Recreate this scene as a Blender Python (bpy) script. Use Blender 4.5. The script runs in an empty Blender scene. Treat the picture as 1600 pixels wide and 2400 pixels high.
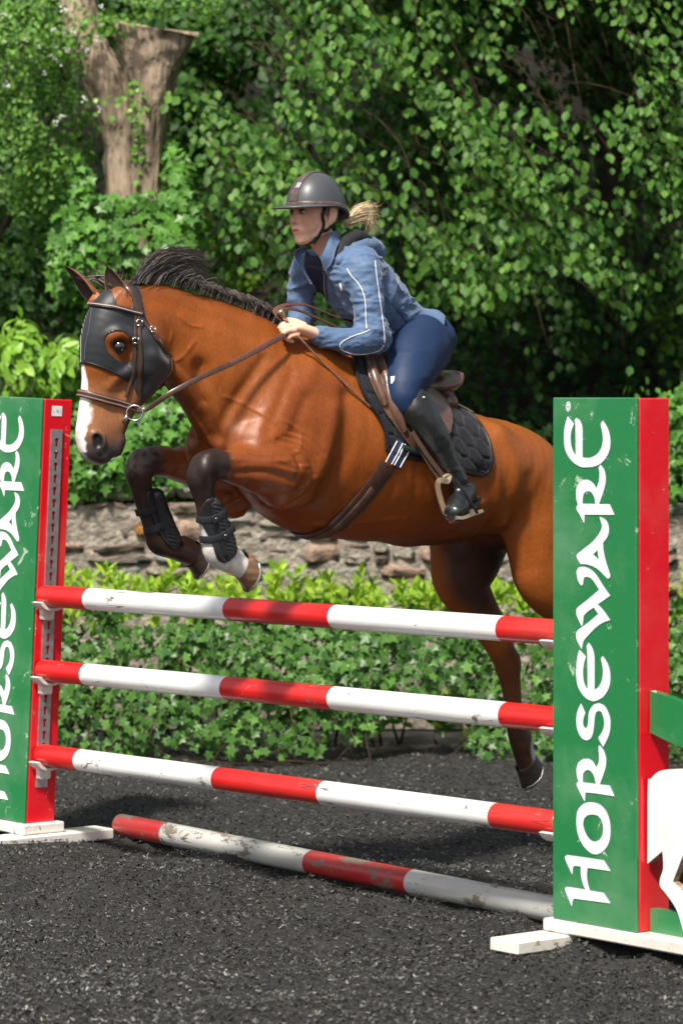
import bpy, math, random
import numpy as np
from mathutils import Vector
from mathutils.bvhtree import BVHTree
from mathutils.geometry import tessellate_polygon

# ------------------------------------------------------------------ camera, world, sun, exposure
SC = bpy.context.scene
COL = SC.collection
EYE = np.array([0., 0., 2.04])          # camera position (metres)
FPX, CX, CY = 7800., 800., 935.         # focal length, principal column, horizon row (in photograph pixels)
cd = bpy.data.cameras.new('camera'); cam = bpy.data.objects.new('camera', cd); COL.objects.link(cam)
cam.location = EYE; cam.rotation_euler = (math.radians(90), 0, 0)
cd.sensor_fit = 'VERTICAL'; cd.sensor_height = 36; cd.sensor_width = 24
cd.lens = FPX/2400*36; cd.shift_y = (CY-1200)/2400; cd.clip_start = .5; cd.clip_end = 300
cd.dof.use_dof = True; cd.dof.focus_distance = 13.7; cd.dof.aperture_fstop = 3.2
SC.camera = cam
SUN_EL, SUN_AZ = math.radians(53), math.radians(204)     # azimuth clockwise from +Y (north)
world = bpy.data.worlds.new('World'); SC.world = world; world.use_nodes = True
wn = world.node_tree.nodes; wl = world.node_tree.links
sky = wn.new('ShaderNodeTexSky'); sky.sky_type = 'NISHITA'; sky.sun_disc = False
sky.sun_elevation = SUN_EL; sky.sun_rotation = SUN_AZ; sky.air_density = 1.2; sky.dust_density = 2.5
bg = wn['Background']; bg.inputs[1].default_value = .088
hs = wn.new('ShaderNodeHueSaturation'); hs.inputs['Saturation'].default_value = .45     # thin bright cloud
wl.new(sky.outputs[0], hs.inputs['Color']); wl.new(hs.outputs[0], bg.inputs[0])
sd = bpy.data.lights.new('sun', 'SUN'); sd.energy = 4.05; sd.angle = math.radians(6); sd.color = (1, .94, .83)
sun = bpy.data.objects.new('sun', sd); COL.objects.link(sun)
sdir = Vector((math.sin(SUN_AZ)*math.cos(SUN_EL), math.cos(SUN_AZ)*math.cos(SUN_EL), math.sin(SUN_EL)))
sun.rotation_euler = sdir.to_track_quat('Z', 'Y').to_euler()
SC.view_settings.view_transform = 'Standard'; SC.view_settings.look = 'None'
SC.view_settings.gamma = 1; SC.view_settings.use_curve_mapping = False; SC.view_settings.exposure = .66
SC.render.engine = 'CYCLES'
SC.cycles.max_bounces = 7; SC.cycles.diffuse_bounces = 3; SC.cycles.glossy_bounces = 3; SC.cycles.transmission_bounces = 4
SC.cycles.use_denoising = True; SC.cycles.sample_clamp_indirect = 6

rng = np.random.default_rng(7); random.seed(7)
# ------------------------------------------------------------------ frames: photograph pixel + sideways offset -> metres
class Frame:
    def __init__(s, O, ang):           # ang: how far the forward direction turns from image-left towards the camera
        a = math.radians(ang)
        s.O = np.array(O, float); s.u = np.array([-math.cos(a), -math.sin(a), 0.]); s.v = np.array([math.sin(a), -math.cos(a), 0.])
        s.w = np.array([0, 0, 1.])
    def P(s, px, py, l=0.):
        d = np.array([(px-CX)/FPX, 1., -(py-CY)/FPX]); Y = (l-np.dot(EYE-s.O, s.v))/np.dot(d, s.v)
        return EYE+Y*d
    def loc(s, p): q = np.asarray(p)-s.O; return np.stack([q@s.u, q@s.v, q@s.w], -1)
    def wor(s, q): q = np.asarray(q); return s.O+q[..., 0:1]*s.u+q[..., 1:2]*s.v+q[..., 2:3]*s.w
HF = Frame((-.28, 13.8, 0), 39)        # horse and jump: forward = over the poles, side = the horse's left
def N(v): v = np.asarray(v, float); return v/(np.linalg.norm(v, axis=-1, keepdims=True)+1e-12)

# ------------------------------------------------------------------ object helpers
def tag(o, label=None, cat=None, group=None, kind=None):
    if label: o['label'] = label
    if cat: o['category'] = cat
    if group: o['group'] = group
    if kind: o['kind'] = kind
    return o
def empty(name, loc, label, cat, group=None):
    o = bpy.data.objects.new(name, None); COL.objects.link(o); o.location = loc; o.empty_display_size = .1
    return tag(o, label, cat, group)
def link(name, me, mat, parent=None, smooth=False):
    if mat is not None:
        for m in (mat if isinstance(mat, (list, tuple)) else [mat]): me.materials.append(m)
    if smooth: me.polygons.foreach_set('use_smooth', [True]*len(me.polygons))
    o = bpy.data.objects.new(name, me); COL.objects.link(o)
    if parent is not None:
        o.parent = parent
        if o.parent.type == 'EMPTY' or True: o.matrix_parent_inverse = world_inv(parent)
    return o
def world_inv(p):
    from mathutils import Matrix, Euler
    m = Matrix.Identity(4)
    while p is not None:
        b = Matrix.LocRotScale(p.location, p.rotation_euler, p.scale)
        m = p.matrix_parent_inverse @ b @ m if p.parent is not None else b @ m
        p = p.parent
    return m.inverted()
def mesh(name, V, Fc, mat, parent=None, smooth=False, col=None, mi=None):
    me = bpy.data.meshes.new(name)
    V = np.asarray(V, float)
    if isinstance(Fc, np.ndarray) and Fc.ndim == 2:
        k = Fc.shape[1]; n = len(Fc)
        me.vertices.add(len(V)); me.vertices.foreach_set('co', V.ravel())
        me.loops.add(n*k); me.loops.foreach_set('vertex_index', Fc.ravel().astype(np.int32))
        me.polygons.add(n); me.polygons.foreach_set('loop_start', np.arange(0, n*k, k, dtype=np.int32))
        me.update(calc_edges=True)
    else:
        me.from_pydata([tuple(v) for v in V], [], [tuple(int(i) for i in f) for f in Fc])
    if mi is not None: me.polygons.foreach_set('material_index', np.asarray(mi, np.int32))
    if col is not None:
        a = me.color_attributes.new('col', 'FLOAT_COLOR', 'POINT')
        c = np.ones((len(V), 4)); c[:, :3] = col; a.data.foreach_set('color', c.ravel())
    me.validate(); return link(name, me, mat, parent, smooth)

class MB:                                # collects shapes into one mesh
    def __init__(s): s.V = []; s.F = []
    def add(s, V, Fc):
        n = len(s.V); s.V += [tuple(v) for v in V]; s.F += [tuple(int(i)+n for i in f) for f in Fc]; return s
    def box(s, c, ax, ay, az, hx, hy, hz, bev=0.):
        c = np.asarray(c, float); ax, ay, az = map(np.asarray, (ax, ay, az))
        if not bev:
            V = [c+ax*hx*i+ay*hy*j+az*hz*k for i in (-1, 1) for j in (-1, 1) for k in (-1, 1)]
            return s.add(V, [(0, 1, 3, 2), (4, 6, 7, 5), (0, 4, 5, 1), (2, 3, 7, 6), (0, 2, 6, 4), (1, 5, 7, 3)])
        b = min(bev, hx*.9, hy*.9, hz*.9); V = []; ids = {}
        for i in (-1, 1):
            for j in (-1, 1):
                for k in (-1, 1):
                    for t in range(3):
                        h = [hx, hy, hz]
                        e = [h[0]-b, h[1]-b, h[2]-b]; e[t] = h[t]
                        ids[(i, j, k, t)] = len(V); V.append(c+ax*e[0]*i+ay*e[1]*j+az*e[2]*k)
        Fc = []
        sg = (-1, 1)
        for i in sg:
            Fc.append([ids[(i, -1, -1, 0)], ids[(i, 1, -1, 0)], ids[(i, 1, 1, 0)], ids[(i, -1, 1, 0)]][::i])
            Fc.append([ids[(-1, i, -1, 1)], ids[(-1, i, 1, 1)], ids[(1, i, 1, 1)], ids[(1, i, -1, 1)]][::i])
            Fc.append([ids[(-1, -1, i, 2)], ids[(1, -1, i, 2)], ids[(1, 1, i, 2)], ids[(-1, 1, i, 2)]][::i])
        for i in sg:
            for j in sg:
                Fc.append([ids[(i, j, -1, 0)], ids[(i, j, 1, 0)], ids[(i, j, 1, 1)], ids[(i, j, -1, 1)]])
                Fc.append([ids[(i, -1, j, 0)], ids[(i, 1, j, 0)], ids[(i, 1, j, 2)], ids[(i, -1, j, 2)]])
                Fc.append([ids[(-1, i, j, 1)], ids[(1, i, j, 1)], ids[(1, i, j, 2)], ids[(-1, i, j, 2)]])
                for k in sg: Fc.append([ids[(i, j, k, t)] for t in range(3)])
        return s.add(V, Fc)
    def tube(s, pts, r, n=10, cap=True):
        pts = np.asarray(pts, float); m = len(pts); r = np.broadcast_to(r, (m,))
        T = N(np.gradient(pts, axis=0)); up = np.array([0, 0, 1.])
        if abs(T[0] @ up) > .9: up = np.array([1., 0, 0])
        V = []; a = np.linspace(0, 2*math.pi, n, endpoint=False); X = N(np.cross(T[0], up))
        for i in range(m):
            X = N(X-T[i]*(X@T[i])); Y = np.cross(T[i], X)
            V += [pts[i]+r[i]*(math.cos(t)*X+math.sin(t)*Y) for t in a]
        Fc = [(i*n+j, i*n+(j+1) % n, (i+1)*n+(j+1) % n, (i+1)*n+j) for i in range(m-1) for j in range(n)]
        if cap: Fc += [tuple(range(n))[::-1], tuple(range((m-1)*n, m*n))]
        return s.add(V, Fc)
    def ribbon(s, pts, nrm, w, t, closed=False):      # strap: width w, thickness t, lying on a surface with normals nrm
        pts = np.asarray(pts, float); m = len(pts); nrm = N(nrm); w = np.broadcast_to(w, (m,))
        if closed: T = N(np.roll(pts, -1, 0)-np.roll(pts, 1, 0))
        else: T = N(np.gradient(pts, axis=0))
        S = N(np.cross(T, nrm)); nn = N(np.cross(S, T)); nn *= np.sign((nn*nrm).sum(1, keepdims=True)+1e-9)
        V = []
        prof = [(-.5, 0), (-.5, .55), (-.36, 1), (.36, 1), (.5, .55), (.5, 0)]; k = len(prof)
        for i in range(m): V += [pts[i]+S[i]*w[i]*a+nn[i]*t*b for a, b in prof]
        R = range(m if closed else m-1)
        Fc = [(i*k+j, i*k+(j+1) % k, ((i+1) % m)*k+(j+1) % k, ((i+1) % m)*k+j) for i in R for j in range(k)]
        if not closed: Fc += [tuple(range(k))[::-1], tuple(range((m-1)*k, m*k))]
        return s.add(V, Fc)
    def sphere(s, c, r, n=10, ax=None):
        c = np.asarray(c, float); r = np.broadcast_to(r, (3,)); A = np.eye(3) if ax is None else np.asarray(ax)
        V = [c+A[2]*r[2]]; 
        for i in range(1, n):
            th = math.pi*i/n
            for j in range(2*n):
                ph = math.pi*j/n
                V.append(c+A[0]*r[0]*math.sin(th)*math.cos(ph)+A[1]*r[1]*math.sin(th)*math.sin(ph)+A[2]*r[2]*math.cos(th))
        V.append(c-A[2]*r[2]); m = 2*n
        Fc = [(0, 1+j, 1+(j+1) % m) for j in range(m)]
        for i in range(n-2): Fc += [(1+i*m+j, 1+(i+1)*m+j, 1+(i+1)*m+(j+1) % m, 1+i*m+(j+1) % m) for j in range(m)]
        e = len(V)-1; Fc += [(e, 1+(n-2)*m+(j+1) % m, 1+(n-2)*m+j) for j in range(m)]
        return s.add(V, Fc)
    def torus(s, c, nrm, R, r, n=28, k=8, sq=1.):
        nrm = N(nrm); a = N(np.cross(nrm, [0, 0, 1.])); b = np.cross(nrm, a); P = []
        t = np.linspace(0, 2*math.pi, n, endpoint=False); V = []
        for q in t:
            e = a*math.cos(q)+b*math.sin(q)*sq
            for m in range(k):
                f = 2*math.pi*m/k; V.append(np.asarray(c)+e*R+r*(N(e)*math.cos(f)+nrm*math.sin(f)))
        return s.add(V, [(i*k+j, ((i+1) % n)*k+j, ((i+1) % n)*k+(j+1) % k, i*k+(j+1) % k) for i in range(n) for j in range(k)])
    def prism(s, outer, holes, place, d0, d1):        # polygon with holes, pushed from depth d0 to d1; place(x, y, d) -> point
        loops = [outer]+list(holes); flat = [p for L in loops for p in L]; n = len(flat)
        tri = tessellate_polygon([[Vector((x, y, 0)) for x, y in L] for L in loops])
        V = [place(x, y, d0) for x, y in flat]+[place(x, y, d1) for x, y in flat]
        Fc = [tuple(t) for t in tri]+[tuple(i+n for i in t)[::-1] for t in tri]; o = 0
        for L in loops:
            m = len(L); Fc += [(o+i, o+(i+1) % m, n+o+(i+1) % m, n+o+i) for i in range(m)]; o += m
        return s.add(V, Fc)
    def build(s, name, mat, parent=None, smooth=False, auto=None):
        o = mesh(name, s.V, s.F, mat, parent, smooth)
        import bmesh
        bm = bmesh.new(); bm.from_mesh(o.data); bmesh.ops.recalc_face_normals(bm, faces=bm.faces[:])
        if auto is not None:
            for f in bm.faces: f.smooth = True
            for e in bm.edges:
                if len(e.link_faces) == 2 and e.calc_face_angle(0) > math.radians(auto): e.smooth = False
        bm.to_mesh(o.data); bm.free(); return o

def smooth_poly(pts, sub=4, corner=42):               # rounds a traced outline but keeps its sharp corners
    p = [np.array(q, float) for q in pts]; n = len(p); out = []
    cor = []
    for i in range(n):
        a = N(p[i]-p[i-1]); b = N(p[(i+1) % n]-p[i]); cor.append(math.degrees(math.acos(max(-1, min(1, float(a@b))))) > corner)
    for i in range(n):
        p0, p1, p2, p3 = p[i-1], p[i], p[(i+1) % n], p[(i+2) % n]
        m1 = (p2-p0)/2 if not cor[i] else (p2-p1); m2 = (p3-p1)/2 if not cor[(i+1) % n] else (p2-p1)
        if cor[i] and cor[(i+1) % n]: out.append(tuple(p1)); continue
        for k in range(sub):
            t = k/sub; h00 = 2*t**3-3*t*t+1; h10 = t**3-2*t*t+t; h01 = -2*t**3+3*t*t; h11 = t**3-t*t
            out.append(tuple(h00*p1+h10*m1+h01*p2+h11*m2))
    return out
def crom(pts, sub=6):                                  # Catmull-Rom through open points (any dimension)
    p = np.asarray(pts, float)
    if len(p) < 3:
        t = np.linspace(0, 1, sub+1)[:, None]; return p[0]*(1-t)+p[1]*t
    q = np.vstack([2*p[0]-p[1], p, 2*p[-1]-p[-2]]); out = []
    for i in range(1, len(q)-2):
        for k in range(sub):
            t = k/sub
            out.append(.5*((2*q[i])+(-q[i-1]+q[i+1])*t+(2*q[i-1]-5*q[i]+4*q[i+1]-q[i+2])*t*t+(-q[i-1]+3*q[i]-3*q[i+1]+q[i+2])*t**3))
    out.append(p[-1]); return np.array(out)

# ------------------------------------------------------------------ materials
def mat(name, col=(.5, .5, .5), rough=.6, spec=.5, metal=0., vcol=False, noise=None, bump=None, coat=0., sheen=0., trans=0., extra=None):
    m = bpy.data.materials.new(name); m.use_nodes = True; nt = m.node_tree; nd = nt.nodes; lk = nt.links
    b = nd['Principled BSDF']; b.inputs['Roughness'].default_value = rough; b.inputs['Metallic'].default_value = metal
    b.inputs['Specular IOR Level'].default_value = spec; b.inputs['Coat Weight'].default_value = coat; b.inputs['Coat Roughness'].default_value = .15
    if sheen: b.inputs['Sheen Weight'].default_value = sheen; b.inputs['Sheen Roughness'].default_value = .4
    b.inputs['Base Color'].default_value = (*col, 1)
    tc = nd.new('ShaderNodeTexCoord'); src = None
    if vcol:
        a = nd.new('ShaderNodeAttribute'); a.attribute_name = 'col'; src = a.outputs['Color']
    if noise:                                           # (scale, amount, detail[, stretch xyz])
        mp = nd.new('ShaderNodeMapping'); lk.new(tc.outputs['Object'], mp.inputs[0])
        if len(noise) > 3: mp.inputs['Scale'].default_value = noise[3]
        nz = nd.new('ShaderNodeTexNoise'); nz.inputs['Scale'].default_value = noise[0]; nz.inputs['Detail'].default_value = noise[2]
        lk.new(mp.outputs[0], nz.inputs['Vector'])
        mr = nd.new('ShaderNodeMapRange'); mr.inputs[1].default_value = .3; mr.inputs[2].default_value = .7
        mr.inputs[3].default_value = 1-noise[1]; mr.inputs[4].default_value = 1+noise[1]; lk.new(nz.outputs[0], mr.inputs[0])
        vm = nd.new('ShaderNodeVectorMath'); vm.operation = 'SCALE'
        if src is None: vm.inputs[0].default_value = col
        else: lk.new(src, vm.inputs[0])
        lk.new(mr.outputs[0], vm.inputs['Scale']); src = vm.outputs[0]
    if src is not None: lk.new(src, b.inputs['Base Color'])
    if bump:                                            # (scale, strength, distance[, stretch])
        mp = nd.new('ShaderNodeMapping'); lk.new(tc.outputs['Object'], mp.inputs[0])
        if len(bump) > 3: mp.inputs['Scale'].default_value = bump[3]
        nz = nd.new('ShaderNodeTexNoise'); nz.inputs['Scale'].default_value = bump[0]; nz.inputs['Detail'].default_value = 4
        lk.new(mp.outputs[0], nz.inputs['Vector']); bp = nd.new('ShaderNodeBump')
        bp.inputs['Strength'].default_value = bump[1]; bp.inputs['Distance'].default_value = bump[2]
        lk.new(nz.outputs[0], bp.inputs['Height']); lk.new(bp.outputs[0], b.inputs['Normal'])
    if trans:                                           # leaf light passing through
        tr = nd.new('ShaderNodeBsdfTranslucent'); mx = nd.new('ShaderNodeMixShader'); mx.inputs[0].default_value = trans
        if src is not None:
            g = nd.new('ShaderNodeVectorMath'); g.operation = 'MULTIPLY'; lk.new(src, g.inputs[0]); g.inputs[1].default_value = (1.3, 1.4, .5)
            lk.new(g.outputs[0], tr.inputs[0])
        else: tr.inputs[0].default_value = (*col, 1)
        lk.new(b.outputs[0], mx.inputs[1]); lk.new(tr.outputs[0], mx.inputs[2]); lk.new(mx.outputs[0], nd['Material Output'].inputs[0])
    return m
_lr = random.Random(5)
def worn(name, col, under, rough=.35, amount=.5, scale=14, bands=None, coat=0.3, axis=None, stretch=(1, 1, 1), crack=None, crackcol=(.03, .025, .02)):
    """paint with chips, scuffs and grime; bands = (edges along local X, other colour)"""
    m = bpy.data.materials.new(name); m.use_nodes = True; nt = m.node_tree; nd = nt.nodes; lk = nt.links
    b = nd['Principled BSDF']; b.inputs['Coat Weight'].default_value = coat; b.inputs['Coat Roughness'].default_value = .25
    tc = nd.new('ShaderNodeTexCoord'); mp = nd.new('ShaderNodeMapping'); lk.new(tc.outputs['Object'], mp.inputs[0]); mp.inputs['Scale'].default_value = stretch; mp.inputs['Location'].default_value = (_lr.uniform(0, 60), _lr.uniform(0, 60), _lr.uniform(0, 60))
    def noise(sc, det=5, dist=0., rg=.6):
        n = nd.new('ShaderNodeTexNoise'); n.inputs['Scale'].default_value = sc; n.inputs['Detail'].default_value = det
        n.inputs['Distortion'].default_value = dist; n.inputs['Roughness'].default_value = rg; lk.new(mp.outputs[0], n.inputs[0]); return n.outputs[0]
    def ramp(x, a, c):
        r = nd.new('ShaderNodeMapRange'); r.inputs[1].default_value = a; r.inputs[2].default_value = c; lk.new(x, r.inputs[0]); return r.outputs[0]
    def mix(f, a, c):
        x = nd.new('ShaderNodeMix'); x.data_type = 'RGBA'
        if isinstance(f, float): x.inputs[0].default_value = f
        else: lk.new(f, x.inputs[0])
        for s, i in ((a, 6), (c, 7)):
            if isinstance(s, tuple): x.inputs[i].default_value = (*s, 1)
            else: lk.new(s, x.inputs[i])
        return x.outputs[2]
    base = col
    if bands:
        sx = nd.new('ShaderNodeSeparateXYZ'); lk.new(tc.outputs['Object'], sx.inputs[0]); acc = None
        for e in bands[0]:
            g = nd.new('ShaderNodeMath'); g.operation = 'GREATER_THAN'; lk.new(sx.outputs[0], g.inputs[0]); g.inputs[1].default_value = e
            if acc is None: acc = g.outputs[0]
            else:
                s2 = nd.new('ShaderNodeMath'); s2.operation = 'SUBTRACT'; lk.new(acc, s2.inputs[0]); lk.new(g.outputs[0], s2.inputs[1])
                ab = nd.new('ShaderNodeMath'); ab.operation = 'ABSOLUTE'; lk.new(s2.outputs[0], ab.inputs[0]); acc = ab.outputs[0]
        base = mix(acc, col, bands[1])
    grime = ramp(noise(scale*.25, 6), .45, .8)
    gm = nd.new('ShaderNodeMath'); gm.operation = 'MULTIPLY'; lk.new(grime, gm.inputs[0]); gm.inputs[1].default_value = .35*amount+.08
    c = mix(gm.outputs[0], base, under)
    chip = ramp(noise(scale, 8, .6, .78), .665-.080*amount, .680-.080*amount)
    c = mix(chip, c, under)
    mp2 = nd.new('ShaderNodeMapping'); lk.new(tc.outputs['Object'], mp2.inputs[0]); mp2.inputs['Scale'].default_value = crack or (1, 1, 1); mp2.inputs['Location'].default_value = (_lr.uniform(0, 60), _lr.uniform(0, 60), 0); n2 = nd.new('ShaderNodeTexNoise'); n2.inputs['Scale'].default_value = 5; n2.inputs['Detail'].default_value = 3
    lk.new(mp2.outputs[0], n2.inputs[0]); s3 = nd.new('ShaderNodeMath'); s3.operation = 'SUBTRACT'; lk.new(n2.outputs[0], s3.inputs[0]); s3.inputs[1].default_value = .5
    a3 = nd.new('ShaderNodeMath'); a3.operation = 'ABSOLUTE'; lk.new(s3.outputs[0], a3.inputs[0]); r3 = nd.new('ShaderNodeMapRange'); lk.new(a3.outputs[0], r3.inputs[0])
    r3.inputs[1].default_value = .0022; r3.inputs[2].default_value = .005; r3.inputs[3].default_value = 1; r3.inputs[4].default_value = 0
    g3 = nd.new('ShaderNodeMath'); g3.operation = 'MULTIPLY'; lk.new(r3.outputs[0], g3.inputs[0]); lk.new(ramp(noise(scale*.35, 3), .52, .6), g3.inputs[1]); g4 = nd.new('ShaderNodeMath'); g4.operation = 'MULTIPLY'; lk.new(g3.outputs[0], g4.inputs[0]); g4.inputs[1].default_value = .8 if crack else 0
    c = mix(g4.outputs[0], c, crackcol)
    lk.new(c, b.inputs['Base Color'])
    r = nd.new('ShaderNodeMapRange'); lk.new(chip, r.inputs[0]); r.inputs[3].default_value = rough; r.inputs[4].default_value = .85; lk.new(r.outputs[0], b.inputs['Roughness'])
    bp = nd.new('ShaderNodeBump'); bp.inputs['Strength'].default_value = .35; bp.inputs['Distance'].default_value = .003; bp.invert = True
    ad = nd.new('ShaderNodeMath'); ad.operation = 'ADD'; lk.new(chip, ad.inputs[0]); lk.new(noise(scale*3, 4), ad.inputs[1]); lk.new(ad.outputs[0], bp.inputs['Height'])
    lk.new(bp.outputs[0], b.inputs['Normal']); return m

# ------------------------------------------------------------------ value noise, smooth solids (signed distance + surface nets)
_h = rng.random((64, 64, 64))
def vnoise(p):
    p = np.asarray(p); i = np.floor(p).astype(int); f = p-i; f = f*f*(3-2*f); i &= 63; j = (i+1) & 63
    x0, y0, z0 = i[..., 0], i[..., 1], i[..., 2]; x1, y1, z1 = j[..., 0], j[..., 1], j[..., 2]; fx, fy, fz = f[..., 0], f[..., 1], f[..., 2]
    L = lambda a, b, t: a+(b-a)*t
    return L(L(L(_h[x0, y0, z0], _h[x1, y0, z0], fx), L(_h[x0, y1, z0], _h[x1, y1, z0], fx), fy),
             L(L(_h[x0, y0, z1], _h[x1, y0, z1], fx), L(_h[x0, y1, z1], _h[x1, y1, z1], fx), fy), fz)*2-1
def fbm(p, o=3): return sum(vnoise(np.asarray(p)*2**k+k*7.3)/2**k for k in range(o))

class Solid:
    """smooth union of tapering chains, evaluated on a grid in a Frame's local space"""
    def __init__(s, fr, h): s.fr = fr; s.h = h; s.ops = []
    def chain(s, pts, k=.03, fr=None, sub=6, lat=None, neg=False):
        """pts: (px, py, l, r[, rl]) r in-plane radius m, rl sideways radius m"""
        fr = fr or s.fr; W = []
        for q in pts:
            rl = q[4] if len(q) > 4 else q[3]
            W.append(list(s.fr.loc(fr.P(q[0], q[1], q[2])))+[q[3], rl])
        return s.raw(W, k, lat if lat is not None else [fr.v@s.fr.u, fr.v@s.fr.v, 0], sub, neg)
    def raw(s, W, k=.03, lat=(0, 1, 0), sub=6, neg=False):
        W = np.array(W, float)
        if len(W) == 1: W = np.vstack([W, W+[1e-4, 0, 0, 0, 0]])
        if len(W) > 2: W = crom(W, sub)
        s.ops.append((W, k, N(lat), neg)); return s
    def build(s, pad=.03):
        lo = np.min([(o[0][:, :3]-np.maximum(o[0][:, 3], o[0][:, 4])[:, None]).min(0) for o in s.ops if not o[3]], 0)-pad
        hi = np.max([(o[0][:, :3]+np.maximum(o[0][:, 3], o[0][:, 4])[:, None]).max(0) for o in s.ops if not o[3]], 0)+pad
        n = np.ceil((hi-lo)/s.h).astype(int)+1; f = np.full(n, .2, np.float32); h = s.h
        for W, k, w, neg in s.ops:
            R = np.maximum(W[:, 3], W[:, 4]).max(); mg = R*.35+k+2*h
            a = np.maximum(0, np.floor(((W[:, :3]-np.maximum(W[:, 3], W[:, 4])[:, None]).min(0)-mg-lo)/h).astype(int))
            b = np.minimum(n, np.ceil(((W[:, :3]+np.maximum(W[:, 3], W[:, 4])[:, None]).max(0)+mg-lo)/h).astype(int)+1)
            if (b <= a).any(): continue
            d = np.full(tuple(b-a), 9., np.float32); wf = w.astype(np.float32)
            for i in range(len(W)-1):
                A, B = W[i], W[i+1]; q = max(.15, ((A[4]+B[4])/(A[3]+B[3]+1e-9))); sc = 1/q-1
                rm = np.maximum(A[3:5].max(), B[3:5].max()); ms = rm*1.3+k+2*h
                a1 = np.maximum(a, np.floor((np.minimum(A[:3], B[:3])-ms-lo)/h).astype(int)); b1 = np.minimum(b, np.ceil((np.maximum(A[:3], B[:3])+ms-lo)/h).astype(int)+1)
                if (b1 <= a1).any(): continue
                P = np.empty(tuple(b1-a1)+(3,), np.float32)
                for x in range(3): P[..., x] = (lo[x]-A[x]+h*np.arange(a1[x], b1[x])).astype(np.float32).reshape([-1 if y == x else 1 for y in range(3)])
                ab = (B[:3]-A[:3]); ab = ab+w*(ab@w)*sc; a0 = (B[:3]-A[:3]).astype(np.float32)
                t = np.clip(((P@ab.astype(np.float32))+(P@wf)*np.float32(sc*(ab@w)))/np.float32(float(ab@ab)+1e-12), 0, 1)
                P -= t[..., None]*a0; lt = P@wf; dt = (B[4]-A[4]), (B[3]-A[3]); r_ = (A[3]+dt[1]*t).astype(np.float32)
                qt = np.maximum(.15, (A[4]+dt[0]*t)/(r_+1e-9)).astype(np.float32)
                dd = np.sqrt(np.maximum(np.einsum('...i,...i', P, P)+lt*lt*(1/(qt*qt)-1), 0))-r_
                s1 = tuple(slice(a1[x]-a[x], b1[x]-a[x]) for x in range(3)); d[s1] = np.minimum(d[s1], dd)
            sl = tuple(slice(a[i], b[i]) for i in range(3)); c = f[sl]
            if neg:
                d = -d; hh = np.clip(.5+.5*(d-c)/k, 0, 1); f[sl] = c*(1-hh)+d*hh+k*hh*(1-hh)
            else:
                hh = np.clip(.5+.5*(d-c)/k, 0, 1); f[sl] = d*(1-hh)+c*hh-k*hh*(1-hh)
        V, Q = surface_nets(f); V = V*h+lo
        s.V = V; s.Q = Q; s.W = s.fr.wor(V); s.nrm = vnormals(s.W, Q); return s
    def bvh(s): return BVHTree.FromPolygons([tuple(v) for v in s.W], [tuple(int(i) for i in q) for q in s.Q])
def surface_nets(f):
    S = f < 0; n = np.array(f.shape); cells = np.zeros(n-1, np.int8)
    cor = [(i, j, k) for i in (0, 1) for j in (0, 1) for k in (0, 1)]
    sl = lambda c: tuple(slice(c[d], n[d]-1+c[d]) for d in range(3))
    for c in cor: cells += S[sl(c)]
    act = (cells > 0) & (cells < 8); I = np.argwhere(act); idx = np.full(n-1, -1, np.int64); idx[act] = np.arange(len(I))
    vals = {c: f[sl(c)][act] for c in cor}; acc = np.zeros((len(I), 3)); cnt = np.zeros(len(I))
    for c in cor:
        for d in range(3):
            if c[d]: continue
            e = list(c); e[d] = 1; e = tuple(e); a, b = vals[c], vals[e]; m = (a < 0) != (b < 0)
            t = np.where(m, a/(a-b+1e-20), 0); p = np.tile(np.array(c, float), (len(I), 1)); p[:, d] += t
            acc[m] += p[m]; cnt[m] += 1
    V = I+acc/cnt[:, None]; Q = []
    for d in range(3):
        o = [(d+1) % 3, (d+2) % 3]; a = [slice(1, n[x]-1) for x in range(3)]; a[d] = slice(0, n[d]-1); b = list(a); b[d] = slice(1, n[d])
        s0, s1 = S[tuple(a)], S[tuple(b)]; E = np.argwhere(s0 != s1); off = np.array([x.start for x in a]); sg = s0[tuple(E.T)]; E = E+off
        q = []
        for du, dv in ((0, 0), (1, 0), (1, 1), (0, 1)):
            c = E.copy(); c[:, o[0]] -= du; c[:, o[1]] -= dv; q.append(idx[tuple(c.T)])
        q = np.stack(q, 1); q[~sg] = q[~sg][:, ::-1]; Q.append(q)
    Q = np.vstack(Q); return V, Q[(Q >= 0).all(1)]
def vnormals(V, Q):
    n = np.cross(V[Q[:, 2]]-V[Q[:, 0]], V[Q[:, 3]]-V[Q[:, 1]]); o = np.zeros_like(V)
    for i in range(4): np.add.at(o, Q[:, i], n)
    return N(o)
def relax(s, it=4):
    n = len(s.V)
    for _ in range(it):
        c = s.V[s.Q].mean(1); o = np.zeros((n, 3)); k = np.zeros(n)
        for i in range(4): np.add.at(o, s.Q[:, i], c); np.add.at(k, s.Q[:, i], 1)
        s.V = o/np.maximum(k, 1)[:, None]
    s.W = s.fr.wor(s.V); s.nrm = vnormals(s.W, s.Q)
def lerp(a, b, t): t = np.clip(t, 0, 1); t = t*t*(3-2*t); return a+(b-a)*t
def mixc(c, new, m): m = np.clip(m, 0, 1)[:, None]; return c*(1-m)+np.array(new)*m

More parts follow.
